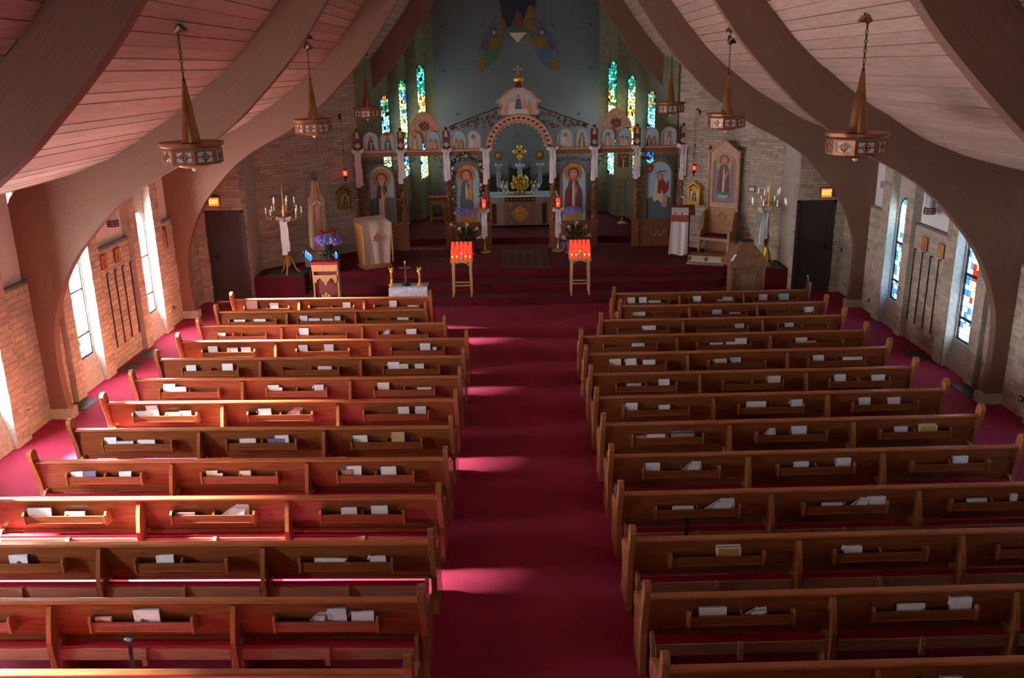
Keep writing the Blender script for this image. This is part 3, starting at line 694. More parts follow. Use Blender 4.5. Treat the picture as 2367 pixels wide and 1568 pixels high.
def paper_mesh(k, wq, hq, c, lean):
    mb = MB(); h = hq; w_ = wq/2
    if k in 'ut':
        for j, (dy, a) in enumerate(((0, 0), (.006, .03), (.012, -.02))):
            t = a+(lean if k == 't' else 0); b0 = -.07
            mb.add([(-w_+b0*math.sin(t)*-1, dy-.0, b0), (w_+b0*-math.sin(t), dy, b0), (w_+h*math.sin(t)-.004*j, dy+h*.1+.012*j, h-.004*j), (-w_+h*math.sin(t), dy+h*.1+.012*j, h-.006*j)], [(0, 1, 2, 3)])
        mb.add([(-w_, 0, h*.3), (-w_-.012, .03, h*.35), (-w_+h*math.sin(lean)*.9, .05, h*.95), (-w_+h*math.sin(lean)*.9, h*.1, h*.95)], [(0, 1, 2, 3)])
    elif k == 'f':
        mb.box(-w_, w_, 0, .022, -.07, h); mb.box(-w_+.01, w_-.02, .022, .03, -.07, h-.008)
    elif k == 'b':
        mb.box(-w_, w_, 0, .035, -.07, h); mb.box(-w_+.015, w_-.02, -.002, .0, -.03, h-.012, 1); mb.box(-w_, w_, .035, .04, -.07, h+.012)
    else:
        mb.add([(-w_, .0, -.02), (.1*w_, .03, -.05), (w_*.35, .05, h), (-w_*.2, .02, h*.65)], [(0, 1, 2, 3)])
        mb.add([(-w_*.1, -.01, -.05), (w_, .02, -.04), (w_*.95, .05, h*.85), (w_*.15, .03, h*.95)], [(0, 1, 2, 3)])
        mb.add([(-w_*.5, -.015, -.05), (w_*.6, -.012, -.05), (w_*.8, .01, h*.6), (-w_*.1, .0, h*.7)], [(0, 1, 2, 3)])
    return mb
for (s, n), L_ in PAP.items():
    cx, cy, rz, L = PEWS[(s, n)]
    ppm = 2049.8/math.hypot(pewY(n), 4.3)
    for (px, wp, hp, k, c) in L_:
        rowpy = None
        y = pewY(n); x = None
        # rack plane: y about 0 behind the pew back, height .60
        g = Vector((0, 0, 0)); py = 784
        for it in range(4):
            d0 = at(px, py, Y=y-.03); g = d0
            q = Vector((d0.x, y-.03, .60))-Vector((0, 0, CAMZ)); py = 784+F*q.dot(AD)/q.dot(AF)
        x = g.x
        u = ((x-cx)/math.cos(rz)); sec = (L-.11)/3; i = min(2, max(0, int((u+L/2-.055)/sec)))
        xc = -L/2+.055+sec*(i+.5); wq = wp/ppm; hq = hp/ppm*.92
        u = max(xc-.39+wq/2, min(xc+.39-wq/2, u))
        rack = i if s > 0 else 2-i
        nm, txt = KN[k]
        lab = (txt % CN[c])+' in the %s rack, %s pew, %s' % (RACKN[rack], ORD[n-1], SIDE[s])
        mb = paper_mesh(k, wq, hq, c, R.choice((-.35, -.2, .2, .3)))
        mats = [PAPERS[c], P['ochre'] if c in (4, 1) else PAPERS[2]]
        o = mb.build(nm, mats)
        y0 = BACK_Y(.55)-.070
        o.matrix_world = Matrix.Translation((cx, cy, 0)) @ Matrix.Rotation(rz, 4, 'Z') @ Matrix.Translation((u, y0+.004*R.random(), .603))
        labs.setdefault((lab), []).append((abs(u+(-L/2 if s > 0 else L/2)*-1), o))
        tag(o, lab, nm, 'papers in the book racks')
for lab, l in labs.items():
    if len(l) > 1:
        l.sort(key=lambda q: abs(q[1].location.x))
        for i, (q, o) in enumerate(l):
            o['label'] = lab.replace(' in the', ' in', 1).replace(' in ', ', %s from the aisle, in' % ('nearest', 'second', 'third')[i])
            if len(l) == 2: o['label'] = lab.replace(' in the', ' in', 1).replace(' in ', ', %s the aisle, in' % ('nearer' if i == 0 else 'farther from'))
# black straps hanging from two racks
for (s, n, px, lab) in ((-1, 12, 291, 'black strap with blue bow hanging under a book rack, statue side'), (1, 10, 1592, 'black strap hanging under the aisle-end rack, throne side')):
    cx, cy, rz, L = PEWS[(s, n)]; g = at(px, 1470 if n == 12 else 1200, Y=pewY(n)-.08)
    t = thing('strap', lab, 'strap', (g.x, pewY(n)-.03, 0))
    mb = MB(); ribbon(mb, [(0, 0, .53), (.0, -.01, .45), (-.01, .0, .34), (.02, -.05, .22), (.05, -.06, .10), (.06, -.05, .03)], (.035, 0, 0)); mb.build('ribbon', DARK, t)
    if n == 12: MB().ball((0, -.02, .50), .02, 6, 4, 0, (2, .5, 1)).build('bow', mat('blue_satin', (.15, .4, .55), .4), t)
# ------------------------------------------------------------------ painted figures (flat shapes in thin layers)
PN = list(P); PI_ = {k: i for i, k in enumerate(PN)}; PM = [P[k] for k in PN]
def body(col, x=0, w_=.45, top=.62, bot=0, col2=None):
    return (col, [(x-w_, bot), (x+w_, bot), (x+w_*.85, top*.6+bot*.4), (x+w_*.6, top-.04), (x+.12, top+.03), (x-.12, top+.03), (x-w_*.6, top-.04), (x-w_*.85, top*.6+bot*.4)])
def ell(col, x, y, rx, ry, n=12): return (col, [(x+rx*math.cos(2*PI*i/n), y+ry*math.sin(2*PI*i/n)) for i in range(n)])
def saint(robe='teal', mantle='brown', halo='halo', x=0, s=1, y0=0, ar=1):
    """a standing or seated haloed figure; ar = picture width / height"""
    t = y0+.66*s; h = .095*s
    hx = h*2/ar
    return [ell(halo, x, t+.10*s, hx*1.75, h*1.75), body(robe, x, .60*s, t, y0), (mantle, [(x-.58*s, y0), (x-.2*s, y0), (x-.08*s, t-.18*s), (x-.14*s, t), (x-.40*s, t-.05*s), (x-.55*s, t-.3*s)]),
            (mantle, [(x+.58*s, y0), (x+.3*s, y0), (x+.22*s, t-.1*s), (x+.14*s, t), (x+.42*s, t-.06*s)]),
            ('cream', [(x-.11*s, y0), (x+.11*s, y0), (x+.10*s, t-.2*s), (x, t-.02), (x-.08*s, t-.12*s)]), ('rose', [(x+.12*s, t-.32*s), (x+.42*s, t-.16*s), (x+.38*s, t-.11*s), (x+.06*s, t-.24*s)]),
            ell('brown', x, t+.10*s, hx*1.08, h*1.08), ell('rose', x, t+.085*s, hx*.72, h*.85), ell('brown', x-hx*.3, t+.11*s, hx*.12, h*.10, 6), ell('brown', x+hx*.3, t+.11*s, hx*.12, h*.10, 6), ell('maroon', x, t+.045*s, hx*.22, h*.08, 6)]
def icon_paint(name, cx, z0, w_, h_, y, arched, bg, shapes, parent, ground=None):
    mb = MB(); out = archpoly(cx-w_/2, cx+w_/2, z0, z0+h_) if arched else [(cx-w_/2, z0), (cx+w_/2, z0), (cx+w_/2, z0+h_), (cx-w_/2, z0+h_)]
    mb.flat(out, y, PI_[bg])
    k = 1
    if ground: mb.flat([(cx-w_/2, z0), (cx+w_/2, z0), (cx+w_/2, z0+h_*ground[1]), (cx, z0+h_*(ground[1]+.03)), (cx-w_/2, z0+h_*ground[1]*.95)], y-.0015, PI_[ground[0]])
    for col, poly in shapes:
        k += 1; mb.flat([(cx+max(-1, min(1, p[0]))*w_/2, z0+max(0, min(.99, p[1]))*h_) for p in poly], y-.0015*k, PI_[col])
    return mb.build(name, PM, parent)
def arch_frame(name, cx, z0, w_, h_, y, d, t, m, parent):
    o = archpoly(cx-w_/2-t, cx+w_/2+t, z0-t*.5, z0+h_+t, 14); i = archpoly(cx-w_/2, cx+w_/2, z0, z0+h_, 14); n = len(o)
    vs = []
    for yy in (y-d, y): vs += [(p[0], yy, p[1]) for p in o]+[(p[0], yy, p[1]) for p in i]
    fs = []
    for a in range(n):
        b = (a+1) % n; fs += [(a, b, n+b, n+a), (a, b, 2*n+b, 2*n+a), (n+a, n+b, 3*n+b, 3*n+a)]
    return MB().add(vs, fs).build(name, m, parent)
def scrolls(mb, pts, r, seed, y=0, m=0):
    rr = random.Random(seed)
    for (x, z) in pts:
        a0 = rr.uniform(0, 6.28); sg = rr.choice((-1, 1)); R_ = r*rr.uniform(.7, 1.15)
        mb.tube([(x+R_*(1-t/9)*math.cos(a0+sg*t*.75), y, z+R_*(1-t/9)*math.sin(a0+sg*t*.75)) for t in range(8)], .012, 4, m)
# ------------------------------------------------------------------ the icon screen
YS = 22.1
scr = thing('icon_screen', 'carved walnut icon screen with painted arched panels across the chancel', 'icon screen', (0, YS, .5))
PXS = [-3.83, -2.78, -1.67, -.71, .92, 1.94, 2.98, 4.10]
for x in PXS:
    mb = MB(); mb.box(x-.10, x+.10, -.10, .10, 0, .12).box(x-.085, x+.085, -.085, .085, .12, .62).box(x-.095, x+.095, -.095, .095, .62, .68)
    p = mb.build('post', ICW, scr)
    tw = MB(); tw.tube([(x, 0, .68), (x, 0, 2.33)], .06, 10)
    for ph in (0, 2.09, 4.19):
        tw.tube([(x+.062*math.cos(ph+t*.55), .062*math.sin(ph+t*.55), .70+t*.04) for t in range(41)], .022, 5)
    tw.build('twisted_shaft', ICW, p, smooth=True)
    MB().box(x-.09, x+.09, -.09, .09, 2.31, 2.46).build('capital', ICL, p)
    if x not in (-.71, .92):
        f = MB(); f.box(x-.085, x+.085, -.05, .05, 2.46, 2.92).prism([(x-.075, 2.60), (x, 2.52), (x+.075, 2.60), (x, 2.68)], 'y', -.07, -.05, 1)
        f.prism([(x-.05, 2.78), (x+.05, 2.78), (x+.03, 2.90), (x, 2.95), (x-.03, 2.90)], 'y', -.06, -.05, 1)
        f.ball((x, -.03, 2.97), .045, 8, 5, 0); f.build('finial_block', [ICD, ICL], scr)
for a, b in ((0, 1), (1, 2), (2, 3), (4, 5), (5, 6), (6, 7)):
    xa, xb = PXS[a]+.08, PXS[b]-.08
    bm = MB().box(xa, xb, -.07, .07, 2.33, 2.44).build('beam', ICW, scr)
    MB().box(xa, xb, -.10, .10, 2.44, 2.475).build('cornice', ICL, bm)
    for k in range(2):   # pairs of small round-headed icons on the beam
        cx = xa+(xb-xa)*(.27+.46*k); j = (a*2+k)
        w_, h_ = .34, .42
        col = [('navy', 'maroon'), ('maroon', 'teal'), ('cream', 'ochre'), ('ochre', 'rose'), ('olive', 'ochre'), ('rose', 'cream'), (), (), ('pale', 'cream'), ('rose', 'olive'), ('cream', 'gold'), ('cream', 'rose'), ('olive', 'brown'), ('green', 'rose')][j]
        bp = MB().prism(archpoly(cx-w_/2-.02, cx+w_/2+.02, 2.475, 2.475+.02+h_), 'y', -.01, .03).build('small_icon', ICL, scr)
        sh = saint(col[0], col[1], 'gold', 0, .95, -.05, .85)
        if j in (3, 4, 11, 12): sh = saint(col[0], col[1], 'gold', -.3, .72, -.05, .85)+saint(col[1], col[0], 'gold', .38, .66, -.05, .85)
        if j == 2: sh = [ell('gold', 0, .85, .5, .12)]+sh
        if j == 1: sh = [ell('red', 0, .93, .6, .1)]+sh
        icon_paint('painting', cx, 2.49, w_-.02, h_-.01, -.013, True, 'sky', sh, bp)
        arch_frame('frame', cx, 2.49, w_-.02, h_-.01, -.012, .03, .022, ICL, bp)
BIG = [(0, 1, 'nicholas'), (2, 3, 'madonna'), (4, 5, 'christ'), (6, 7, 'george')]
for a, b, k in BIG:
    xa, xb = PXS[a]+.085, PXS[b]-.085; cx = (xa+xb)/2; zb = .68; hh = 1.42; w_ = .60
    pn = MB().box(xa, xb, -.03, .03, 0, .62).box(xa, xb, -.045, .045, .62, .66).build('base_panel', ICW, scr)
    cp = MB(); cp.box(cx-.31, cx+.31, -.042, -.03, .14, .52); cp.build('raised_frame', ICW, pn)
    sc2 = MB(); sc2.box(cx-.26, cx+.26, -.046, -.042, .20, .46); scrolls(sc2, [(cx-.16+.08*i, .33+.05*(-1)**i) for i in range(5)], .05, a, -.05, 1); sc2.build('carved_field', [ICW, ICL], pn)
    MB().prism(archpoly(cx-w_/2-.03, cx+w_/2+.03, zb-.03, zb+hh+.02), 'y', -.01, .02).build('icon_board', ICW, scr)
    if k == 'nicholas': bg, gr, sh = 'sky', ('slate', .45), saint('slate', 'brown', 'halo', .0, 1.0, .03, .43)+[('cream', [(-.35, .05), (-.15, .05), (-.1, .45), (-.3, .42)]), ell('pale', 0, .70, .16, .05), ('rose', [(.1, .40), (.6, .52), (.62, .58), (.45, .56)]), ell('rose', -.65, .52, .16, .06)]
    elif k == 'madonna': bg, gr, sh = 'sky', ('sky', .2), saint('slate', 'slate', 'halo', -.08, .98, .08, .43)+[('ochre', [(-.1, .30), (.35, .30), (.42, .55), (.3, .66), (.1, .60), (-.05, .45)]), ell('halo', .25, .70, .2, .07), ell('rose', .25, .69, .1, .045), ('ochre', [(-.75, 0), (.75, 0), (.7, .22), (.45, .28), (0, .12), (-.5, .24), (-.75, .14)]), ('slate', [(-.45, .14), (.5, .16), (.35, .38), (-.3, .42)]), ell('gold', 0, .965, .35, .03)]
    elif k == 'christ': bg, gr, sh = 'sky', ('sky', .2), saint('violet', 'brown', 'halo', 0, .98, .08, .43)+[('maroon', [(-.75, .10), (-.68, .52), (-.35, .64), (-.2, .3), (-.15, .08)]), ('maroon', [(.75, .10), (.68, .52), (.35, .64), (.2, .3), (.15, .08)]), ('ochre', [(-.75, 0), (.75, 0), (.72, .2), (.3, .26), (-.3, .26), (-.72, .2)]), ('cream', [(-.06, .20), (.08, .20), (.10, .5), (-.04, .5)]), ('green', [(.5, .3), (.75, .36), (.7, .46), (.5, .42)]), ell('gold', 0, .965, .4, .03)]
    else: bg, gr, sh = 'sky', ('slate', .38), [('slate', [(-1, .2), (-.5, .42), (.1, .35), (.6, .42), (1, .36), (1, 0), (-1, 0)]), ('cream', [(-.5, .36), (-.3, .62), (-.05, .68), (.15, .52), (.6, .46), (.7, .30), (.45, .22), (.0, .34), (-.3, .30)]), ('rose', [(.3, .22), (.7, .20), (.75, .42), (.4, .44)]), ('brown', [(-.1, .46), (.2, .44), (.25, .66), (-.05, .68)]), ('red', [(0, .62), (.45, .42), (.85, .52), (.8, .68), (.6, .60), (.3, .72)]), ell('halo', .1, .74, .28, .075), ell('rose', .08, .73, .13, .05), ('red', [(-.98, .95), (-.45, .93), (-.5, .84), (-.75, .80), (-.98, .82)]), ell('ochre', -.8, .88, .14, .04), ('brown', [(-.3, .80), (.1, .84), (.6, .83), (.6, .815), (.1, .825), (-.3, .785)])]
    icon_paint('painting', cx, zb, w_, hh, -.012, True, bg, sh, scr, gr)['label'] = {'nicholas': 'painting of a bearded saint with a dark robe', 'madonna': 'painting of a mother holding a child', 'christ': 'painting of a robed figure enthroned', 'george': 'painting of a rider with a red cape'}[k]
    arch_frame('icon_frame', cx, zb, w_, hh, -.01, .05, .038, ICW, scr)
    lt = MB(); 
    for x in (xa+.045, xb-.045): scrolls(lt, [(x, .75+.12*i) for i in range(13)], .055, int(x*10), 0)
    scrolls(lt, [(cx-.4+.08*i, 2.22+.05*abs(i-5)/5*-1) for i in range(11)], .07, a+40, 0); tag(lt.build('pierced_carving', ICD, scr), kind='stuff')
    for z in (.68, 1.25, 1.75): MB().box(xa, xa+.09, -.01, .01, z, z+.03).box(xb-.09, xb, -.01, .01, z, z+.03).build('rail', ICW, scr)
# door openings: scroll brackets in the corners
for a, b in ((1, 2), (5, 6)):
    lt = MB(); xa, xb = PXS[a]+.08, PXS[b]-.08
    scrolls(lt, [(xa+.08, 2.22), (xa+.2, 2.26), (xb-.08, 2.22), (xb-.2, 2.26), (xa+.07, 2.08), (xb-.07, 2.08)], .09, a, 0); lt.build('corner_scrolls', ICD, scr)
    cx = (xa+xb)/2+(.03 if a == 1 else 0)
    on = [(-.34, 0), (.34, 0)]; pr_ = cr([(-.10, 2.62), (-.13, 2.80), (-.30, 2.88), (-.37, 2.98), (-.33, 3.08), (-.24, 3.20), (-.12, 3.32), (0, 3.36)], 3)
    poly = [(cx+p.x, p.y) for p in pr_]+[(cx-p.x, p.y) for p in reversed(pr_[:-1])]
    g = MB().prism(poly, 'y', .03, .09).build('gable_panel', ICL, scr)
    o2 = MB(); scrolls(o2, [(cx+.10*math.cos(k*.7), 3.04+.09*math.sin(k*.7)) for k in range(9)]+[(cx+.04*math.cos(k*1.6), 3.04+.04*math.sin(k*1.6)) for k in range(4)], .038, 9, .02); o2.build('carved_rosette', ICD, g)
    e2 = MB(); e2.tube([(p[0], .03, p[1]) for p in poly[4:-4]], .018, 5); e2.build('gable_moulding', ICL, g)
# great central arch
cx, cz = .105, 2.46
ro, ri = .82, .66
mb = MB(); mb.prism(arc(cx, cz, ro, 0, 180, 28)+arc(cx, cz, ri, 180, 0, 28), 'y', -.06, .06)
ar = mb.build('great_arch', ICL, scr)
c2 = MB()
for i in range(19):
    a = math.radians(6+i*168/18); r_ = (ro+ri)/2
    c2.ball((cx+r_*math.cos(a), -.06, cz+r_*math.sin(a)), .035, 6, 4, 0, (1.25, .35, .8))
c2.build('carved_leaves', ICD, ar)
c3 = MB()
for i in range(16):
    a = math.radians(5+i*170/16); b = math.radians(5+(i+1)*170/16); m_ = (a+b)/2
    c3.prism([(cx+ri*math.cos(a), cz+ri*math.sin(a)), (cx+(ri-.075)*math.cos(a), cz+(ri-.075)*math.sin(a)), (cx+(ri-.022)*math.cos(m_), cz+(ri-.022)*math.sin(m_)), (cx+(ri-.03)*math.cos(b), cz+(ri-.03)*math.sin(b)), (cx+ri*math.cos(b), cz+ri*math.sin(b))], 'y', -.03, .03)
c3.build('scalloped_edge', ICL, ar)
for rr_ in (ro, ri+.01):
    MB().tube([(p[0], -.06, p[1]) for p in arc(cx, cz, rr_, 0, 180, 28)], .016, 5).build('arch_moulding', ICL, ar)
pr_ = cr([(-.46, 3.27), (-.50, 3.36), (-.44, 3.44), (-.45, 3.55), (-.54, 3.58), (-.42, 3.66), (-.34, 3.76), (-.20, 3.84), (-.10, 3.90), (0, 3.92)], 3)
poly = [(cx+p.x, p.y) for p in pr_]+[(cx-p.x, p.y) for p in reversed(pr_[:-1])]
g = MB().prism(poly, 'y', -.02, .05).build('crown_gable', ICL, scr)
MB().tube([(p[0], -.03, p[1]) for p in poly], .022, 6).build('gable_moulding', ICL, g)
mb = MB(); pin = [(cx+(p[0]-cx)*.86, 3.26+(p[1]-3.26)*.92) for p in poly]; mb.flat(pin, -.023, PI_['pale'])
for i, (dx, dz, c_) in enumerate(((-.28, 3.40, 'rose'), (.26, 3.40, 'ochre'), (-.16, 3.46, 'cream'), (.14, 3.46, 'rose'), (0, 3.54, 'slate'))):
    mb.flat([(cx+dx-.10, 3.30), (cx+dx+.10, 3.30), (cx+dx+.05, dz+.10), (cx+dx-.05, dz+.10)], -.025-.001*i, PI_[c_]); mb.disc(cx+dx, dz+.14, .035, -.032-.001*i, PI_['rose'], 10)
mb.disc(cx, 3.69, .05, -.031, PI_['gold']); mb.flat([(cx-.26, 3.28), (cx+.26, 3.28), (cx+.20, 3.40), (cx-.20, 3.40)], -.036, PI_['white'])
mb.build('gable_painting', PM, g)
MB().lathe([(.10, 3.90), (.085, 3.95), (.04, 4.0), (.10, 4.03)], cx, 0, 12).build('orb_base', ICW, scr)
MB().ball((cx, 0, 4.10), .115, 14, 8, 0, (1, .8, .85)).build('gilt_orb', GOLD, scr, smooth=True)
MB().box(cx-.014, cx+.014, -.012, .012, 4.18, 4.42).box(cx-.13, cx+.13, -.012, .012, 4.31, 4.335).build('top_cross', ICL, scr)
for sg in (-1, 1):   # openwork sweeping down on both sides of the gable
    mb = MB(); pts = []
    rr = random.Random(31+sg)
    for i in range(54):
        t = rr.random(); x = .36+t*1.28; top = 3.44-.46*t; lo = max(2.98, cz+math.sqrt(max(0, ro*ro-x*x))+.02 if x < ro else 2.95)
        if lo > top: continue
        pts.append((cx+sg*x, rr.uniform(lo, top)))
    scrolls(mb, pts, .055, 77+sg, 0); mb.tube([(cx+sg*(.42+t*.16), 0, 3.46-.057*t+.015*(t % 2)) for t in range(9)], .016, 5); mb.build('openwork_vines', ICD, scr)
# flower garland around the mother-and-child icon
gl = thing('flower_garland', 'garland of pink and white flowers with leaves around the mother-and-child icon', 'garland', (0, 21.98, .5))
gp = [(-1.53, .95+.16*i) for i in range(8)]+[(-1.19+.37*math.cos(math.radians(a)), 1.98+.36*math.sin(math.radians(a))) for a in range(165, 0, -18)]+[(-.83, 1.95-.16*i) for i in range(7)]
lf = MB(); fb = MB(); fw = MB()
for i, (x, z) in enumerate(gp):
    for k in range(4):
        a = R.uniform(0, 6.28); lf.M = Matrix.Translation((x, 0, z)) @ Matrix.Rotation(a, 4, 'Y'); lf.add([(0, 0, 0), (.04, -.02, .02), (.10, 0, 0), (.04, -.01, -.025)], [(0, 1, 2, 3)])
    if i % 2 == 0: (fb if i % 4 else fw).ball((x+R.uniform(-.03, .03), -.04, z+R.uniform(-.03, .03)), .04, 7, 5, 0, (1, .6, 1))
    if i % 3 == 0: fb.ball((x+R.uniform(-.05, .05), -.05, z+.05), .03, 6, 4)
lf.build('leaves', GREEN, gl); fb.build('pink_flowers', PINKF, gl); tag(fw.build('white_flowers', LILY, gl), kind='stuff')
# ------------------------------------------------------------------ tulle bows
def bow(name, label, loc, ln, w_=.13, group=None, seed=1, m=TULLE, cat='bow'):
    rr = random.Random(seed); t = thing(name, label, cat, loc, 0, group)
    b = MB()
    for sg in (-1, 1):
        b.ball((sg*w_*.55, 0, .0), w_*.42, 8, 6, 0, (1.1, .55, .75)); b.ball((sg*w_*.8, .01, .03), w_*.25, 7, 5, 0, (1, .5, .9)); b.ball((sg*w_*.35, -.03, -.035), w_*.28, 7, 5, 0, (1, .5, .8))
    b.ball((0, -.04, 0), w_*.25, 7, 5); o = b.build('bow_loops', m, t, smooth=2)
    for sg, l in ((-1, ln), (1, ln*rr.uniform(.82, .97))):
        s_ = MB(); n = 10; vs = []
        for i in range(n+1):
            z = -l*i/n; wv = .006*math.sin(i*1.3+seed); ww = w_*(.30+.10*(i/n))
            for k in range(5):
                u = (k-2)/2; vs.append((sg*w_*.18+wv+u*ww, -.03-.022*math.cos(k*PI+i*.4), z+.02*abs(u)*(i == n)))
        s_.add(vs, [(5*i+k, 5*i+k+1, 5*i+k+6, 5*i+k+5) for i in range(n) for k in range(4)]); s_.build('hanging_tail', m, t, smooth=2)
    return t
for i, x in enumerate(PXS):
    side = 'from the left end of' ; 
    bow('tulle_bow', 'white tulle bow on the %s icon screen post from the statue side' % ('first', 'second', 'third', 'fourth', 'fifth', 'sixth', 'seventh', 'eighth')[i], (x, YS-.13, 2.97), (.88, .80, .75, .85, .85, .80, .78, .82)[i], .16, 'bows on the icon screen posts', i)
# ------------------------------------------------------------------ floor candle stands with red glass
for s, x, lb in ((-1, -.78, 'mother-and-child'), (1, 1.03, 'enthroned figure')):
    y = 21.68
    t = thing('floor_candle_stand', 'brass floor candle stand with a red glass beside the %s icon' % lb, 'candle stand', (x, y, .5), 0, 'floor candle stands')
    MB().lathe([(.16, 0), (.15, .03), (.05, .06), (.025, .12), (.02, .2)], 0, 0, 14).build('base', BRASS, t, smooth=True)
    MB().tube([(0, 0, .2), (0, 0, 1.05)], .016, 8).build('pole', BRASS, t)
    MB().lathe([(.02, 1.05), (.06, 1.07), (.07, 1.09), (.02, 1.095)], 0, 0, 12).build('cup', BRASS, t)
    MB().lathe([(.038, 1.09), (.05, 1.13), (.05, 1.27), (.04, 1.30)], 0, 0, 12).build('red_glass', REDG, t, smooth=True)
    MB().ball((0, -.045, 1.17), .016, 6, 5, 0, (1, .5, 1.8)).build('flame', FLAME, t)
    bow('tulle_bow', 'white tulle bow tied around the floor candle stand beside the %s icon' % lb, (x, y-.05, 1.52), .68, .14, 'bows on the floor candle stands', 20+s)
# ------------------------------------------------------------------ flowers
def hydrangea(root, c, r, n=7, seed=1, sq=.6):
    rr = random.Random(seed)
    for i in range(n):
        a = 2*PI*i/n*1.0; q = r*.62 if i else 0
        cx_, cy_, cz_ = c[0]+q*math.cos(a), c[1]+q*math.sin(a)*.7, c[2]+rr.uniform(-.03, .03)+(.04 if not i else 0)
        mb = MB(); rb = r*.42
        for k in range(34):
            u, v = rr.uniform(0, 6.28), rr.uniform(-.3, 1); z = v; rr2 = math.sqrt(max(0, 1-v*v))
            mb.ball((cx_+rb*rr2*math.cos(u), cy_+rb*rr2*math.sin(u), cz_+rb*z*.8), rb*.24, 5, 3, 0)
        mb.build('flower_head', HYD, root)
def lilies(root, pts, zb, seed=2):
    rr = random.Random(seed)
    for (x, y, z, dx) in pts:
        mb = MB(); mb.M = Matrix.Translation((x, y, z)) @ Matrix.Rotation(dx, 4, 'Y') @ Matrix.Rotation(.6, 4, 'X')
        mb.lathe([(.008, -.05), (.014, 0), (.022, .05), (.05, .10)], 0, 0, 6, 0, cap=False); f = mb.build('lily', LILY, root)
def foliage(root, c, r, n, ln, seed=3, up=.6):
    rr = random.Random(seed); mb = MB()
    for i in range(n):
        a = rr.uniform(0, 6.28); q = r*math.sqrt(rr.random()); b = Vector((c[0]+q*.5*math.cos(a), c[1]+q*.5*math.sin(a), c[2]+rr.uniform(0, .6)*ln))
        d = Vector((math.cos(a)*rr.uniform(.3, 1), math.sin(a)*rr.uniform(.3, 1), up*rr.uniform(.3, 1.5))).normalized()*rr.uniform(.08, .16); w_ = d.cross(Vector((0, 0, 1))).normalized()*.022
        mb.add([b, b+d*.5+w_, b+d, b+d*.5-w_], [(0, 1, 2, 3)])
    mb.build('leaves', GREEN, root)
for s, px, nm in ((-1, 1078, 'mother-and-child'), (1, 1327, 'enthroned figure')):
    x = at(px, 560, Y=21.45).x; y = 21.45
    t = thing('flower_arrangement', 'blue hydrangeas and white lilies in front of the %s icon' % nm, 'flowers', (x, y, .5))
    MB().lathe([(.13, 0), (.17, .03), (.20, .28), (.19, .29)], 0, 0, 14).build('pot', mat('violet_foil', (.35, .2, .5), .4), t, smooth=True)
    MB().box(-.22, .22, -.14, .14, -.0, .02).build('pot_tray', OAK, t)
    foliage(t, (0, 0, .25), .42, 170, .55, 5+s); hydrangea(t, (0, 0, 1.0), .25, 8, 7+s)
    lilies(t, [(-.28, -.1, .72, -1), (.22, -.15, .62, .9), (.02, -.2, .70, .2), (.30, -.12, .42, 1.2), (-.12, -.2, .60, -.4)], 0)
    if s > 0:
        q = at(1303, 577, Z=.5); u = thing('foil_flower_pot', 'small flower pot in violet foil beside the throne side candle rack', 'flower pot', (q.x, q.y, .5))
        MB().lathe([(.07, 0), (.09, .02), (.11, .2), (.10, .2)], 0, 0, 10).build('pot', mat('violet_foil', (.35, .2, .5), .4), u); foliage(u, (0, 0, .18), .15, 30, .1, 8)
        MB().ball((0, 0, .30), .07, 7, 5).ball((.05, .02, .26), .05, 6, 4).build('pale_blooms', CLOTH, u)
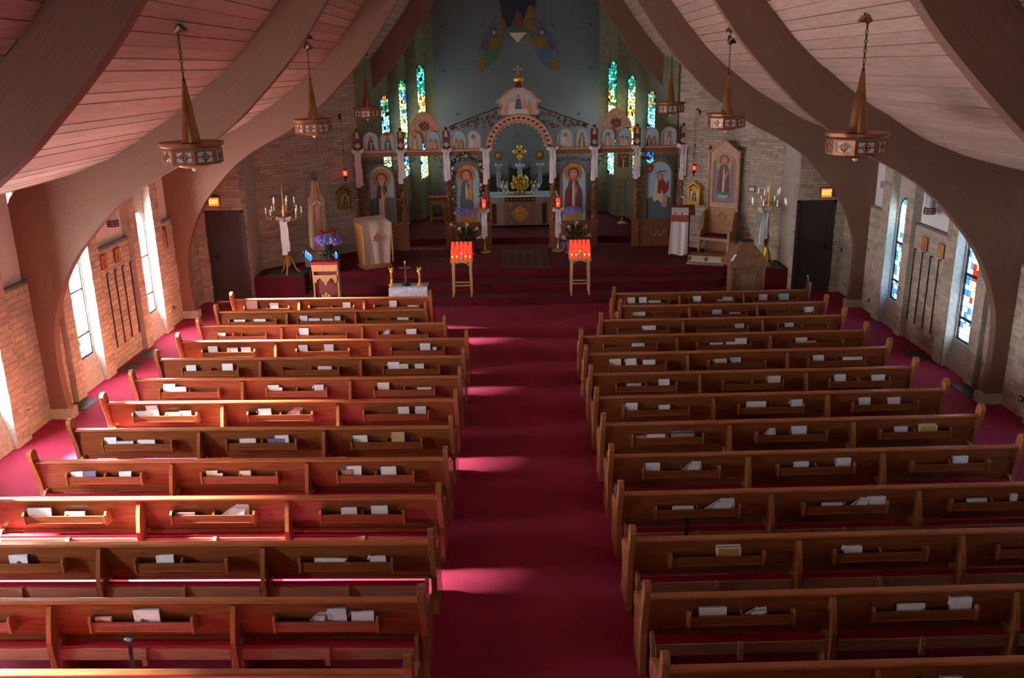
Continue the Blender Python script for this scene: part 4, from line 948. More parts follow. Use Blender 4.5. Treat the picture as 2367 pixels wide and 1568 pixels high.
# ------------------------------------------------------------------ candle racks
for s, xa, xb in ((-1, -1.41, -.94), (1, 1.12, 1.58)):
    x = (xa+xb)/2; w_ = (xb-xa)/2; z0 = .17; y = 18.52; sd = SIDE[s]
    t = thing('candle_rack', 'light oak candle rack on tall legs, %s' % sd, 'candle rack', (x, y, z0), 0, 'candle racks on the lowest step')
    for ax in (-w_+.04, w_-.04):
        for ay in (-.04, .26): MB().add([(ax-.018, ay-.018, 0), (ax+.018, ay-.018, 0), (ax+.018, ay+.018, 0), (ax-.018, ay+.018, 0), (ax*.93-.024, ay-.024, .78), (ax*.93+.024, ay-.024, .78), (ax*.93+.024, ay+.024, .78), (ax*.93-.024, ay+.024, .78)], [(0, 1, 5, 4), (1, 2, 6, 5), (2, 3, 7, 6), (3, 0, 4, 7), (4, 5, 6, 7)]).build('leg', OAKL, t)
    MB().box(-w_+.04, w_-.04, -.05, -.03, .24, .265).build('stretcher', OAKL, t); MB().box(-w_+.04, w_-.04, .25, .27, .24, .265).build('stretcher', OAKL, t)
    MB().tube([(w_*.86*math.cos(math.radians(a)), -.045, .58+.18*math.sin(math.radians(a))) for a in range(0, 181, 15)], .013, 5).build('arched_brace', OAKL, t)
    for k in range(3): MB().box(-w_, w_, -.07+.12*k, .05+.12*k, .75, .80+.055*k).build('tier', OAKL, t)
    for k in range(3):
        for i in range(5):
            lit = not (k == 0 and i == 2) and R.random() > (.25 if s > 0 and k == 0 else .05)
            cx_ = x-w_+.05+(2*w_-.10)*i/4
            if k == 0 and i == 2:
                c = thing('votive_candle', 'unlit clear glass candle in the front row of the %s candle rack' % sd, 'candle', (cx_, y-.02, z0+.80), 0, 'candles in the racks'); hh = .14; gm = CLEARG
            else:
                c = thing('votive_candle', 'tall red glass candle, %s row, %s, in the %s rack' % (('front', 'middle', 'back')[k], ('leftmost', 'second from left', 'central', 'second from right', 'rightmost')[i], sd), 'candle', (cx_, y-.01+.12*k, z0+.80+.055*k), 0, 'red candles, %s rack' % sd); hh = .235; gm = REDG
            MB().lathe([(.022, 0), (.026, .012), (.034, .02), (.036, hh*.5), (.034, hh), (.030, hh)], 0, 0, 10).build('glass', gm, c, smooth=True)
            MB().lathe([(.020, -.0), (.022, .018)], 0, 0, 8).build('holder', BRASS, c)
            if gm is REDG: MB().ball((0, -.035, .085), .012, 6, 4, 0, (1, .5, 1.9)).build('flame', FLAME, c)
# ------------------------------------------------------------------ rug
rg = thing('woven_rug', 'dark woven rug with pale fringes in front of the royal doors', 'rug', (.19, 20.83, .5))
RG = [mat('rug_brown', (.10, .055, .05), .95, bump=.5), mat('rug_maroon', (.13, .02, .035), .95, bump=.5), mat('rug_violet', (.10, .06, .08), .95, bump=.5)]
mb = MB()
for i in range(18): mb.box(-.56+i*.0625, -.56+(i+1)*.0625, -.98, .98, .002, .014+.001*(i % 2), i % 3)
mb.build('field', RG, rg)
for y_ in (-1.0, 1.0):
    mb = MB()
    for i in range(60): x_ = -.57+i*.0195; mb.box(x_, x_+.009, min(y_, y_*.97), max(y_, y_*.97)+.03*R.random(), .001, .008)
    mb.build('fringe', mat('fringe', (.30, .25, .23), .9), rg)
# ------------------------------------------------------------------ holy table and what stands on it
al = thing('altar_table', 'altar table in a cream cloth with a gold emblem, seen through the central arch', 'altar', (.12, 24.35, .65))
MB().box(-.98, .98, .0, .95, .04, .80).build('table_body', ALTCL, al)
MB().box(-.46, .42, -.012, .0, .04, .66).build('front_cloth', mat('altar_front', (.50, .41, .35), .85), al)
MB().box(-1.05, 1.05, -.05, 1.0, .80, .83).build('table_top', CLOTH, al)
MB().box(-1.06, 1.06, .12, 1.01, .83, .837).build('blue_cover', BLUEC, al)
MB().box(-1.05, 1.05, -.062, -.05, .66, .83).build('white_frontlet', mat('frontlet', (.55, .50, .50), .9), al)
o = MB(); o.box(-.42, .42, -.075, -.062, .70, .82, 0)
for i in range(7): o.ball((-.36+.12*i, -.078, .76), .025, 6, 4, 1, (1.3, .3, 1))
o.build('gilt_band', [P['brown'], GOLDP], al)
for x in (-.72, .66): MB().box(x-.06, x+.06, -.03, -.0, .08, .64).build('carved_pilaster', ICD, al)
em = MB(); em.disc(-.01, .36, .19, -.016, 0, 24)
for a in range(4): em.prism([(-.01+.19*math.cos(PI/2*a+.25), .36+.19*math.sin(PI/2*a+.25)), (-.01+.25*math.cos(PI/2*a), .36+.25*math.sin(PI/2*a)), (-.01+.19*math.cos(PI/2*a-.25), .36+.19*math.sin(PI/2*a-.25))], 'y', -.02, -.013)
em.tube([(-.01+.15*math.cos(t*.3), -.02, .36+.15*math.sin(t*.3)) for t in range(22)], .01, 4, 1)
em.box(-.02, 0, -.024, -.018, .25, .47, 1).box(-.09, .07, -.024, -.018, .36, .38, 1)
for sx in (-1, 1):
    for sz in (-1, 1): em.prism([(-.01+sx*.26, .36+sz*.26), (-.01+sx*.18, .36+sz*.26), (-.01+sx*.26, .36+sz*.18)], 'y', -.02, -.013)
em.build('gold_emblem', [GOLD, GOLDP], al)
tb = thing('gilt_tabernacle', 'gilt filigree tabernacle standing on the altar table', 'tabernacle', (.12, 24.75, 1.487))
MB().box(-.17, .17, -.12, .12, 0, .05).build('plinth', OAK, tb); MB().lathe([(.10, .05), (.06, .12), (.16, .2), (.20, .34), (.14, .46), (.05, .5)], 0, 0, 12).build('vessel', GOLDP, tb)
mb = MB(); rr = random.Random(4)
for i in range(46):
    a = rr.uniform(0, PI*2); z = rr.uniform(.14, .52); r_ = .24-.25*abs(z-.32); mb.ball((r_*math.cos(a), -abs(r_*math.sin(a))*.8, z), .03, 6, 4, 0, (1, 1, 1.4))
mb.build('filigree', GOLD, tb)
MB().tube([(0, 0, .5), (0, 0, .62)], .02, 6).ball((0, 0, .60), .045, 8, 5).build('finial', GOLD, tb)
for sx in (-1, 1):
    lb = 'statue' if sx < 0 else 'throne'
    for k in range(2):
        q = thing('altar_candlestick', 'white ornate candlestick on the altar, %s one on the %s side' % (('inner', 'outer')[k], lb), 'candlestick', (.12+sx*(.33+.12*k), 24.72+.1*k, 1.487))
        MB().lathe([(.05, 0), (.02, .05), (.015, .2), (.035, .23), (.012, .25), (.012, .40)], 0, 0, 8).build('stem', BRASS, q); m_ = MB(); m_.ball((sx*.05, 0, .22), .05, 6, 4, 0, (1, .5, 1.6)).ball((-.03, -.02, .33), .03, 6, 4).ball((0, 0, .1), .045, 6, 4); m_.build('ribbon_rosette', TULLE, q)
# processional cross and two fans behind the altar
q = thing('gold_processional_cross', 'gold processional cross on a staff behind the altar', 'cross', (.13, 25.5, .65))
MB().tube([(0, 0, 0), (0, 0, 1.65)], .018, 6).build('staff', BRASS, q)
mb = MB()
for (dx, dz) in ((0, .13), (.12, 0), (-.12, 0), (0, -.14)): mb.ball((dx, 0, 1.93+dz), .075, 8, 6, 0, (1, .35, 1))
mb.box(-.12, .12, -.02, .02, 1.90, 1.96).box(-.035, .035, -.02, .02, 1.70, 2.05).build('cross_head', GOLD, q)
bow('ribbon_bow', 'pale ribbon tied under the gold processional cross', (.13, 25.43, 2.20), .40, .13, None, 5, mat('pale_ribbon', (.55, .65, .85), .6))
for sx, px in ((-1, 1152), (1, 1247)):
    x = at(px, 355, Y=25.5).x
    q = thing('liturgical_fan', 'round gilt fan on a staff behind the altar, %s' % SIDE[sx], 'fan', (x, 25.5, .65))
    MB().tube([(0, 0, 0), (0, 0, 1.70)], .014, 6).build('staff', OAK, q)
    mb = MB(); mb.prism([(.15*math.cos(t*PI/12)*(1 if t % 2 else .88), 1.83+.15*math.sin(t*PI/12)*(1 if t % 2 else .88)) for t in range(24)], 'y', -.01, .01).build('fan_disc', mat('dull_gilt', (.28, .16, .05), .5, .4), q)
    MB().ball((0, -.02, 1.85), .055, 8, 6, 0, (1, .5, 1)).ball((-.04, -.02, 1.80), .03, 6, 4).build('gilt_face', GOLD, q)
    bow('ribbon_bow', 'pale ribbon with long tails under the gilt fan, %s' % SIDE[sx], (x, 25.42, 2.22), .62, .11, None, 8+sx, mat('pale_ribbon', (.55, .65, .85), .6))
# dark carved chair behind the altar, cabinets either side
q = thing('high_back_chair', 'dark carved high-backed chair behind the altar', 'chair', (.13, 26.2, .65))
MB().box(-.3, .3, -.25, .25, .40, .48).build('seat', DARK, q); MB().box(-.3, .3, .22, .28, .48, 1.35).build('backrest', DARK, q)
for x in (-.28, .28):
    MB().lathe([(.04, .0), (.04, 1.35), (.06, 1.38), (.03, 1.45), (.0, 1.56)], x, .25, 8).build('post', DARK, q); MB().box(x-.03, x+.03, -.25, -.2, 0, .45).build('leg', DARK, q)
for sx in (-1, 1):
    q = thing('dark_cabinet', 'low dark cabinet against the mural wall, %s' % SIDE[sx], 'cabinet', (.13+sx*.95, 26.45, .65))
    MB().box(-.42, .42, -.2, .3, 0, 1.15).build('carcass', DARK, q); MB().box(-.44, .44, -.22, .32, 1.15, 1.19).build('top', ICD, q)
    for k in (-1, 1): MB().box(min(k*.02, k*.40), max(k*.02, k*.40), -.215, -.2, .06, 1.1).build('door', mat('cabinet_door', (.03, .022, .02), .5), q)
q = thing('wooden_easel_pole', 'slanted wooden pole leaning beside the altar, statue side', 'pole', (-.42, 25.4, .65)); MB().tube([(0, 0, 0), (-.12, .1, 1.45)], .022, 6).build('pole', OAK, q)
# ------------------------------------------------------------------ sanctuary stool and banner
p = at(1003, 494, Z=.65); q = thing('sanctuary_stool', 'carved oak stand with a red top behind the statue side opening', 'stand', (-2.25, 25.6, .65))
MB().box(-.25, .25, -.22, .22, .64, .70).build('red_top', PAD, q); MB().box(-.23, .23, -.20, .20, .54, .64).build('apron', OAK, q)
for x in (-.2, .2):
    for y in (-.17, .17): MB().box(x-.025, x+.025, y-.025, y+.025, 0, .54).build('leg', OAK, q)
MB().tube([(.17*math.cos(math.radians(a)), -.2, .38+.14*math.sin(math.radians(a))) for a in range(0, 181, 20)], .02, 5).build('arched_brace', OAK, q)
MB().box(-.2, .2, -.18, -.14, .08, .12).build('stretcher', OAK, q)
c0 = at(1440, 400, Y=24.6)
q = thing('church_banner', 'gold banner with a scalloped hem and dark icon behind the throne side opening', 'banner', (c0.x, 24.6, .65))
MB().lathe([(.15, 0), (.14, .03), (.04, .06), (.03, .15)], 0, 0, 12).build('base', BRASS, q); MB().tube([(0, 0, .1), (0, 0, 2.1)], .016, 6).build('pole', BRASS, q); MB().tube([(-.28, 0, 2.02), (.28, 0, 2.02)], .014, 6).build('crossbar', BRASS, q)
bp = [(-.26, 2.01), (-.26, 1.36)]
for i in range(4):
    x0 = -.26+.13*i; bp += [(x0+.02, 1.28), (x0+.065, 1.20), (x0+.11, 1.28), (x0+.13, 1.36)]
bp += [(.26, 2.01)]
MB().prism(bp, 'y', -.025, -.015).build('cloth', mat('old_gold_cloth', (.38, .30, .14), .8, bump=.3), q)
icon_paint('icon', 0, 1.55, .30, .36, -.028, False, 'brown', saint('maroon', 'brown', 'ochre', 0, 1, 0, .8), q)
# ------------------------------------------------------------------ mural painted on the apse wall
mu = thing('wall_mural', 'mural of two winged angels beneath a robed figure on the blue apse wall', 'mural', (0, 26.888, 0))
def mp(x, y): p = at(1000+x*.169, y*.169, Y=26.89); return (p.x, p.z)
PM2 = PM
def mshape(mb, col, pts, lay, mir=False):
    q = [mp((2330-x) if mir else x, y) for x, y in pts]
    if mir: q = q[::-1]
    mb.flat(q, -.002*lay, PI_[col])
for mir in (False, True):
    mb = MB()
    mshape(mb, 'blue', [(820, 250), (865, 380), (850, 520), (740, 590), (690, 640), (640, 720), (590, 770), (640, 620), (680, 500), (760, 440)], 1, mir)
    mshape(mb, 'maroon', [(700, 560), (800, 560), (740, 620), (680, 680), (640, 690)], 2, mir)
    mshape(mb, 'blue' if mir else 'green', [(780, 600), (925, 600), (910, 700), (880, 780), (830, 850), (780, 900), (680, 950), (690, 880), (740, 790), (700, 740), (690, 690), (760, 680)], 3, mir)
    mshape(mb, 'dimgold', [(740, 780), (700, 950), (640, 960), (600, 975), (640, 890), (590, 850), (660, 820)], 4, mir)
    mshape(mb, 'dimgold', [(790, 500), (870, 510), (950, 470), (965, 590), (925, 620), (850, 690), (800, 640), (770, 570)], 5, mir)
    q = mp(2330-828 if mir else 828, 440); mb.disc(q[0], q[1], .10, -.012, PI_['brown'], 14); mb.disc(q[0]+(.02 if not mir else -.02), q[1]-.01, .055, -.014, PI_['rose'], 10)
    mb.build('painted_angel', PM2, mu)
mb = MB()
for i in range(26):
    a = math.radians(200+i*140/25); c_ = (1165, 120); r0, r1 = 260, 470
    def pt(r, da): return (c_[0]+r*.75*math.cos(a+da), c_[1]-r*.95*math.sin(a+da)*1.0)
    mshape(mb, 'olive' if i % 2 else 'brown', [pt(r0, -.03), pt(r1, -.012), pt(r1, .012), pt(r0, .03)], 1)
mshape(mb, 'navy', [(900, -160), (1430, -160), (1400, 100), (1330, 360), (1200, 400), (1010, 370), (940, 220)], 2)
mshape(mb, 'dimgold', [(940, 230), (1010, 330), (990, 420), (950, 380)], 3); mshape(mb, 'dimgold', [(1310, 80), (1385, 80), (1370, 360), (1330, 420), (1220, 340)], 3)
mshape(mb, 'maroon', [(1150, 120), (1220, 200), (1250, 360), (1060, 380), (1110, 260)], 4)
mshape(mb, 'green', [(1040, 370), (1290, 370), (1270, 440), (1050, 440)], 5)
mshape(mb, 'cream', [(1040, 445), (1290, 445), (1220, 520), (1165, 580), (1100, 520)], 3)
mb.build('painted_robed_figure', PM2, mu)
mb = MB()
for (x, y) in ((130, 360), (670, 345), (1640, 340), (2160, 330), (150, 970), (680, 970), (1635, 945), (2160, 935), (1165, 1850), (340, 1560), (2000, 1560)):
    q = mp(x, y); mb.flat([(q[0]+.05*(1 if t % 2 else .4)*math.cos(t*PI/4), q[1]+.05*(1 if t % 2 else .4)*math.sin(t*PI/4)) for t in range(8)], -.003, PI_['navy'])
tag(mb.build('painted_stars', PM2, mu), kind='stuff')
# ------------------------------------------------------------------ pendant lamps
SHADE = mat('lamp_glass', (.62, .62, .62), .4, emit=.03, ecol=(1, .95, .9))
def make_pendant():
    t = thing('pendant_lamp', 'lamp', 'pendant lamp')
    # origin at the foot of the cone
    MB().lathe([(.095, -.005), (.093, .04), (.02, .60), (.012, .61)], 0, 0, 18).build('cone', BRONZE, t, smooth=True)
    MB().lathe([(.09, -.012), (.30, -.012), (.325, -.0), (.325, -.035), (.29, -.055), (.09, -.03)], 0, 0, 24, 0).build('top_disc', COPPER, t, smooth=True)
    r = .305; n = 8
    ring = [(r*math.cos(2*PI*(i+.5)/n), r*math.sin(2*PI*(i+.5)/n)) for i in range(n)]
    gb = MB(); gb.prism([(x*.95, y*.95) for x, y in ring], 'z', -.20, -.07); gb.build('diffuser', SHADE, t)
    for i in range(n):
        a, b = Vector(ring[i]), Vector(ring[(i+1) % n]); d = (b-a); W = d.length; d.normalize()
        m_ = Matrix.Translation((a.x, a.y, 0)) @ Matrix.Rotation(math.atan2(d.y, d.x), 4, 'Z')
        p = MB(); p.M = m_
        for (x0, x1, z0, z1) in ((0, W, -.088, -.065), (0, W, -.215, -.192), (0, .035, -.192, -.088), (W-.035, W, -.192, -.088), (W/2-.008, W/2+.008, -.192, -.088), (.035, W-.035, -.146, -.134)):
            p.box(x0, x1, -.0, .008, z0, z1)
        p.tube([(W/2+.035*math.cos(t_*PI/6), 0, -.14+.035*math.sin(t_*PI/6)) for t_ in range(13)], .007, 4)
        p.build('pierced_panel', COPPER, t)
    MB().lathe([(.29, -.20), (.29, -.222), (.17, -.235), (.15, -.25), (.10, -.265), (.03, -.27), (.0, -.27)], 0, 0, 20).build('bottom_dish', COPPER, t, smooth=True)
    MB().ball((0, 0, -.275), .03, 10, 6).build('bulb_tip', SHADE, t)
    ch = MB(); zt = 1.28
    ch.tube([(0, 0, .60), (0, 0, .64)], .016, 8)
    z = .64; i = 0
    while z < zt:
        for sg in (-1, 1):
            dx, dy = (sg*.012, 0) if i % 2 else (0, sg*.012); ch.tube([(0, 0, z), (dx, dy, z+.012), (dx, dy, z+.042), (0, 0, z+.054)], .0045, 4)
        z += .046; i += 1
    ch.build('chain', CHAIN, t)
    return t
PL_ = [(442, 328, 9.48, 'first'), (1982, 305, 9.48, 'first'), (724, 275, 14.98, 'second'), (1680, 262, 14.98, 'second'), (849, 247, 20.48, 'third'), (1550, 236, 20.48, 'third')]
pl0 = None
for (px, py, y, o_) in PL_:
    c = at(px, py, Y=y); s = -1 if px < 1188 else 1
    lab = 'bronze pendant lamp with cone and pierced ring, %s from the loft on the %s' % (o_, SIDE[s])
    if pl0 is None: pl0 = make_pendant(); t = pl0; t.location = c; t['label'] = lab
    else: t = dup(pl0, c, 0, lab)
    t['group'] = 'pendant lamps'
    zt = czf(c.x, y)-c.z
    # ceiling mount: tilted canopy where the chain meets the planks
    mb = MB(); mb.M = Matrix.Translation((0, 0, zt-.06)) @ Matrix.Rotation(s*-.75, 4, 'Y'); mb.lathe([(.0, -.05), (.03, -.045), (.05, -.01), (.085, .03), (.09, .045), (.0, .05)], 0, 0, 12)
    mb.M = None
    if zt > 1.28: mb.tube([(0, 0, 1.25), (0, 0, zt-.05)], .008, 5)
    mb.build('ceiling_canopy', COPPER if s > 0 else CHAIN, t, smooth=True)
# ------------------------------------------------------------------ candelabra
def make_candelabrum(twisted):
    t = thing('candelabrum', '', 'candelabrum')
    H = 1.92
    b = MB()
    for k in range(3):
        a = 2*PI*k/3+PI/6; b.tube([(.03*math.cos(a), .03*math.sin(a), .40), (.10*math.cos(a), .10*math.sin(a), .30), (.15*math.cos(a), .15*math.sin(a), .12), (.22*math.cos(a), .22*math.sin(a), .03), (.25*math.cos(a), .25*math.sin(a), .02)], [.02, .022, .02, .025, .015], 7)
    b.lathe([(.03, .16), (.055, .20), (.06, .26), (.04, .34), (.03, .40)], 0, 0, 10); b.build('tripod_base', GOLD, t, smooth=True)
    if twisted:
        p = MB(); p.lathe([(.03, .38), (.035, .45), (.06, .58), (.065, .63), (.035, .72), (.03, 1.15), (.05, 1.2), (.025, 1.3)], 0, 0, 8); p.tube([(.035*math.cos(i*.6), .035*math.sin(i*.6), .7+.03*i) for i in range(17)], .012, 4); p.build('turned_pole', COPPER, t, smooth=True)
    else: MB().tube([(0, 0, .38), (0, 0, 1.3)], .022, 8).build('pole', BRASS, t)
    MB().lathe([(.02, 1.28), (.035, 1.36), (.018, 1.42), (.035, 1.5), (.018, 1.56), (.016, 1.80), (.003, H+.08)], 0, 0, 8).build('spire', GOLD, t, smooth=True)
    for (n, r, z0, z1) in ((8, .38, 1.22, 1.42), (5, .24, 1.40, 1.64)):
        for i in range(n):
            a = 2*PI*i/n+.2; c_, s_ = math.cos(a), math.sin(a)
            m_ = MB(); m_.tube([(0, 0, z0+.02), (r*.35*c_, r*.35*s_, z0-.02), (r*.7*c_, r*.7*s_, z0-.0), (r*.95*c_, r*.95*s_, z0+.05), (r*c_, r*s_, z1-.08)], .009, 5); m_.ball((r*.5*c_, r*.5*s_, z0+.0), .028, 5, 4); m_.ball((r*.75*c_, r*.75*s_, z0+.05), .02, 5, 4)
            m_.lathe([(.008, z1-.08), (.032, z1-.06), (.034, z1-.05), (.01, z1-.05)], r*c_, r*s_, 8)
            ar = m_.build('arm', BRASS, t)
            MB().tube([(r*c_, r*s_, z1-.05), (r*c_, r*s_, z1+.03)], .011, 6).ball((r*c_, r*s_, z1+.055), .014, 6, 5, 0, (1, 1, 2)).build('candle', mat('candle_white', (.85, .82, .75), .4, emit=.35, ecol=(1, .95, .85)), ar)
    return t
for s in (-1, 1):
    t = make_candelabrum(s > 0)
    c = at(668, 634, Z=.517) if s < 0 else at(1768, 612, Z=.517)
    t.location = (c.x, max(c.y, 19.5), .517); t['label'] = 'branched brass candelabrum %s' % ('with golden tripod base beside the white statue' if s < 0 else 'with twisted copper pole between the throne and side door'); t['group'] = 'candelabra'
    hz = 1.24 if s < 0 else 1.26
    bow('tulle_bow', 'white tulle scarf tied round the %s candelabrum' % ('statue side' if s < 0 else 'throne side'), (c.x+(-.0 if s < 0 else -.10), max(c.y, 19.5)-.07, .517+hz), .80, .17, 'scarves on the candelabra', 30+s)
# ------------------------------------------------------------------ statue on its pedestal
S0 = Vector((-4.62, 20.45, .5))
pd_ = thing('statue_pedestal', 'low grey stone pedestal under the white statue', 'pedestal', S0)
MB().box(-.30, .30, -.22, .22, 0, .30).build('block', CONC, pd_); MB().box(-.33, .33, -.25, .25, .30, .36).build('top_slab', CONC, pd_)
st = thing('madonna_statue', 'tall cream statue of a crowned woman in a long mantle with joined hands', 'statue', (S0.x+.02, S0.y, .86), math.radians(18))
CRM = mat('cream_mantle', (.82, .70, .52), .7, noise=.08, nscale=4); INR = mat('inner_robe', (.74, .58, .46), .7)
secs = [(.0, .20, .15), (.05, .22, .17), (.35, .20, .16), (.75, .19, .15), (1.05, .17, .13), (1.22, .155, .12), (1.30, .12, .10), (1.36, .075, .07), (1.40, .055, .055)]
mb = MB(); n = 20; vs = []
for (z, rx, ry) in secs:
    for j in range(n):
        a = 2*PI*j/n; f = 1+.05*math.sin(a*6)*(1 if z < 1.1 else .2); vs.append((rx*.78*f*math.cos(a), ry*.8*f*math.sin(a), z))
fs = [(i*n+j, i*n+(j+1) % n, (i+1)*n+(j+1) % n, (i+1)*n+j) for i in range(len(secs)-1) for j in range(n)]+[tuple(range(n))[::-1]]
mb.add(vs, fs)
for i in range(9):  # neck and head in one surface with the body
    pass
mb.lathe([(.05, 1.37), (.048, 1.42), (.062, 1.45), (.074, 1.49), (.076, 1.53), (.068, 1.58), (.045, 1.61), (.0, 1.62)], 0, 0, 14, 1, 1, 1.1, cap=False)
mb.ball((0, -.083, 1.505), .014, 6, 5, 1, (.8, 1, 1.6)); mb.ball((0, -.074, 1.465), .014, 6, 4, 3, (1.6, .6, .6))
for sg in (-1, 1):
    mb.ball((sg*.026, -.072, 1.525), .009, 6, 4, 2, (1.4, .6, .8)); mb.ball((sg*.074, 0, 1.515), .016, 6, 4, 1, (.5, 1, 1.4))
body_ = mb.build('figure', [INR, SKIN, P['brown'], P['maroon']], st, smooth=True)
# mantle: open shell behind and at the sides, over the head
vs = []; ms = [(.06, .25, .20), (.30, .245, .195), (.7, .235, .18), (1.05, .205, .16), (1.22, .18, .14), (1.34, .135, .12), (1.44, .105, .11), (1.56, .10, .115), (1.63, .07, .085), (1.66, .02, .02)]
n = 19
for (z, rx, ry) in ms:
    for j in range(n):
        a = math.radians(-62+304*j/(n-1)); f = 1+.06*math.sin(j*1.9)*(1 if z < 1.2 else .2); vs.append((rx*.85*f*math.cos(a), ry*f*math.sin(a), z if z > .1 else z+.05*math.sin(j)*.4))
MB().add(vs, [(i*n+j, i*n+j+1, (i+1)*n+j+1, (i+1)*n+j) for i in range(len(ms)-1) for j in range(n-1)]).build('mantle', CRM, st, smooth=True)
MB().tube([(.19*math.cos(math.radians(-62)), .17*math.sin(math.radians(-62)), z) for z in (.1, .6, 1.05)]+[(.07, -.12, 1.3), (.05, -.10, 1.42)], .008, 5).build('gilt_hem', GOLDP, st)
for sg in (-1, 1):
    sl = MB(); sl.tube([(sg*.14, -.02, 1.22), (sg*.15, -.09, 1.08), (sg*.08, -.15, 1.10), (sg*.015, -.17, 1.18)], [.045, .045, .04, .025], 8); sl.build('sleeve', CRM, st, smooth=True)
    hd = MB(); hd.ball((sg*.012, -.185, 1.22), .024, 8, 5, 0, (.5, .8, 1.2))
    for k in range(4): hd.tube([(sg*.010, -.196+.010*k, 1.235), (sg*.007, -.200+.010*k, 1.265), (sg*.004, -.200+.009*k, 1.292-.004*abs(k-1.4))], [.006, .0055, .004], 5)
    hd.tube([(sg*.014, -.170, 1.215), (sg*.010, -.160, 1.235), (sg*.006, -.160, 1.255)], [.007, .006, .004], 5); hd.build('hand', SKIN, st, smooth=True)
cr_ = MB(); cr_.lathe([(.065, 1.64), (.075, 1.67), (.07, 1.675), (.06, 1.645)], 0, 0, 14)
for k in range(8): a = PI/4*k; cr_.tube([(.07*math.cos(a), .07*math.sin(a), 1.67), (.085*math.cos(a), .085*math.sin(a), 1.72), (.03*math.cos(a), .03*math.sin(a), 1.77), (0, 0, 1.775)], .006, 4)
cr_.ball((0, 0, 1.79), .014, 6, 4); cr_.build('crown', mat('dark_silver', (.25, .23, .25), .3, .9), st)
# flowers in front of the statue
q = thing('red_roses', 'bunch of red roses at the feet of the cream statue', 'flowers', (S0.x+.30, S0.y-.27, .5))
MB().lathe([(.06, 0), (.08, .1), (.05, .22), (.06, .26)], 0, 0, 10).build('vase', OAK, q, smooth=True); foliage(q, (0, 0, .35), .16, 50, .45, 12, 1.2)
for k in range(9): MB().ball((.16*math.cos(k*.7)*(k > 0), .1*math.sin(k*.7), .78+.03*(k % 3)), .045, 7, 5).build('rose', REDF, q)
q = thing('hydrangea_pot', 'blue hydrangea on a stand between the statue and the kneeler', 'flowers', (at(762, 590, Y=19.6).x, 19.6, .5))
MB().lathe([(.10, 0), (.15, .02), (.17, .22), (.16, .22)], 0, 0, 12).build('pot', CHAIN, q); foliage(q, (0, 0, .22), .36, 130, .35, 14); hydrangea(q, (0, 0, .72), .30, 9, 15)
# blue votive candles on their stands either side of the kneeler
for s, pts, lb in ((-1, [(703, 585, 1), (708, 588, 0), (713, 593, 0), (718, 597, 0)], 'near the candelabrum'), (1, [(773, 590, 1), (777, 591, 0)], 'near the hydrangea')):
    c0 = at(pts[-1][0], 640, Y=18.95)
    stn = thing('votive_stand', 'wire stand of blue votive candles %s' % lb, 'candle stand', (c0.x, 18.95, .34), 0, 'blue votive stands')
    zs = [at(px, py+6, Y=18.95).z-.34 for px, py, _ in pts]
    ws = MB(); ws.lathe([(.10, 0), (.10, .02), (.02, .03)], 0, 0, 10); ws.tube([(0, 0, .02), (0, 0, zs[-1]-.02)], .01, 6)
    xs = [at(px, py, Y=18.95).x-c0.x for px, py, _ in pts]
    ws.tube([(xs[i], 0, zs[i]-.01) for i in range(len(pts))] if len(pts) > 1 else [(0, 0, .1), (0, 0, .2)], .008, 5)
    ws.build('wire_frame', CHAIN, stn)
    for i, (px, py, dark) in enumerate(pts):
        c = thing('blue_votive', '%s blue glass votive candle %s, %s from the statue' % ('unlit dark' if dark else 'lit', lb, ('first', 'second', 'third', 'fourth')[i]), 'candle', (c0.x+xs[i], 18.95, .34+zs[i]-.005), 0, 'blue votive candles')
        MB().lathe([(.024, 0), (.034, .02), (.040, .10), (.036, .105)], 0, 0, 10).build('glass', BLUED if dark else BLUEG, c, smooth=True)
        if not dark: MB().ball((0, 0, .125), .018, 6, 4, 0, (1, 1, 1.3)).build('flame_glow', mat('pink_flame', (1, .5, .4), .5, emit=1.2), c)
# ------------------------------------------------------------------ kneeler (prie-dieu)
q = thing('prayer_kneeler', 'carved oak prayer kneeler with red pads in front of the statue', 'kneeler', (-3.98, 17.95, 0))
MB().box(-.29, .29, -.02, .24, 1.04, 1.10).build('arm_pad', PAD, q); MB().box(-.27, .27, .0, .22, .90, 1.04).build('shelf_box', OAKL, q)
for sg in (-1, 1):
    MB().prism([(-.02, .90), (.04, .90), (.06, .45), (-.05, .14), (-.42, .14), (-.42, 0), (-.36, 0), (-.34, .08), (.16, .08), (.2, 0), (.24, 0), (.22, .90)], 'x', min(sg*.24, sg*.27), max(sg*.24, sg*.27)).build('side', OAKL, q)
lp = [(-.24, .82), (-.24, .70), (-.20, .64), (-.17, .72), (-.11, .76), (-.07, .70), (-.04, .68), (0, .58), (.04, .68), (.07, .70), (.11, .76), (.17, .72), (.20, .64), (.24, .70), (.24, .82)]
MB().prism(lp, 'y', .0, .015).build('scalloped_valance', OAKL, q)
MB().box(-.24, .24, .10, .11, .14, .90).build('back_panel', P['maroon'], q)
MB().box(-.24, .24, .0, .02, .20, .28).build('lower_rail', OAKL, q)
cm = MB(); 
for (dx, dz) in ((0, .42), (-.06, .37), (.06, .37), (0, .33)): cm.ball((dx, .0, dz), .035, 7, 5, 0, (1, .4, 1.2))
cm.box(-.015, .015, -.005, .01, .26, .44).build('carved_fleuron', OAKL, q)
MB().box(-.30, .30, -.46, -.16, .20, .27).build('knee_pad', PAD, q)
for sg in (-1, 1): MB().box(sg*.26-.015, sg*.26+.015, -.44, -.40, 0, .20).build('foot', OAKL, q)
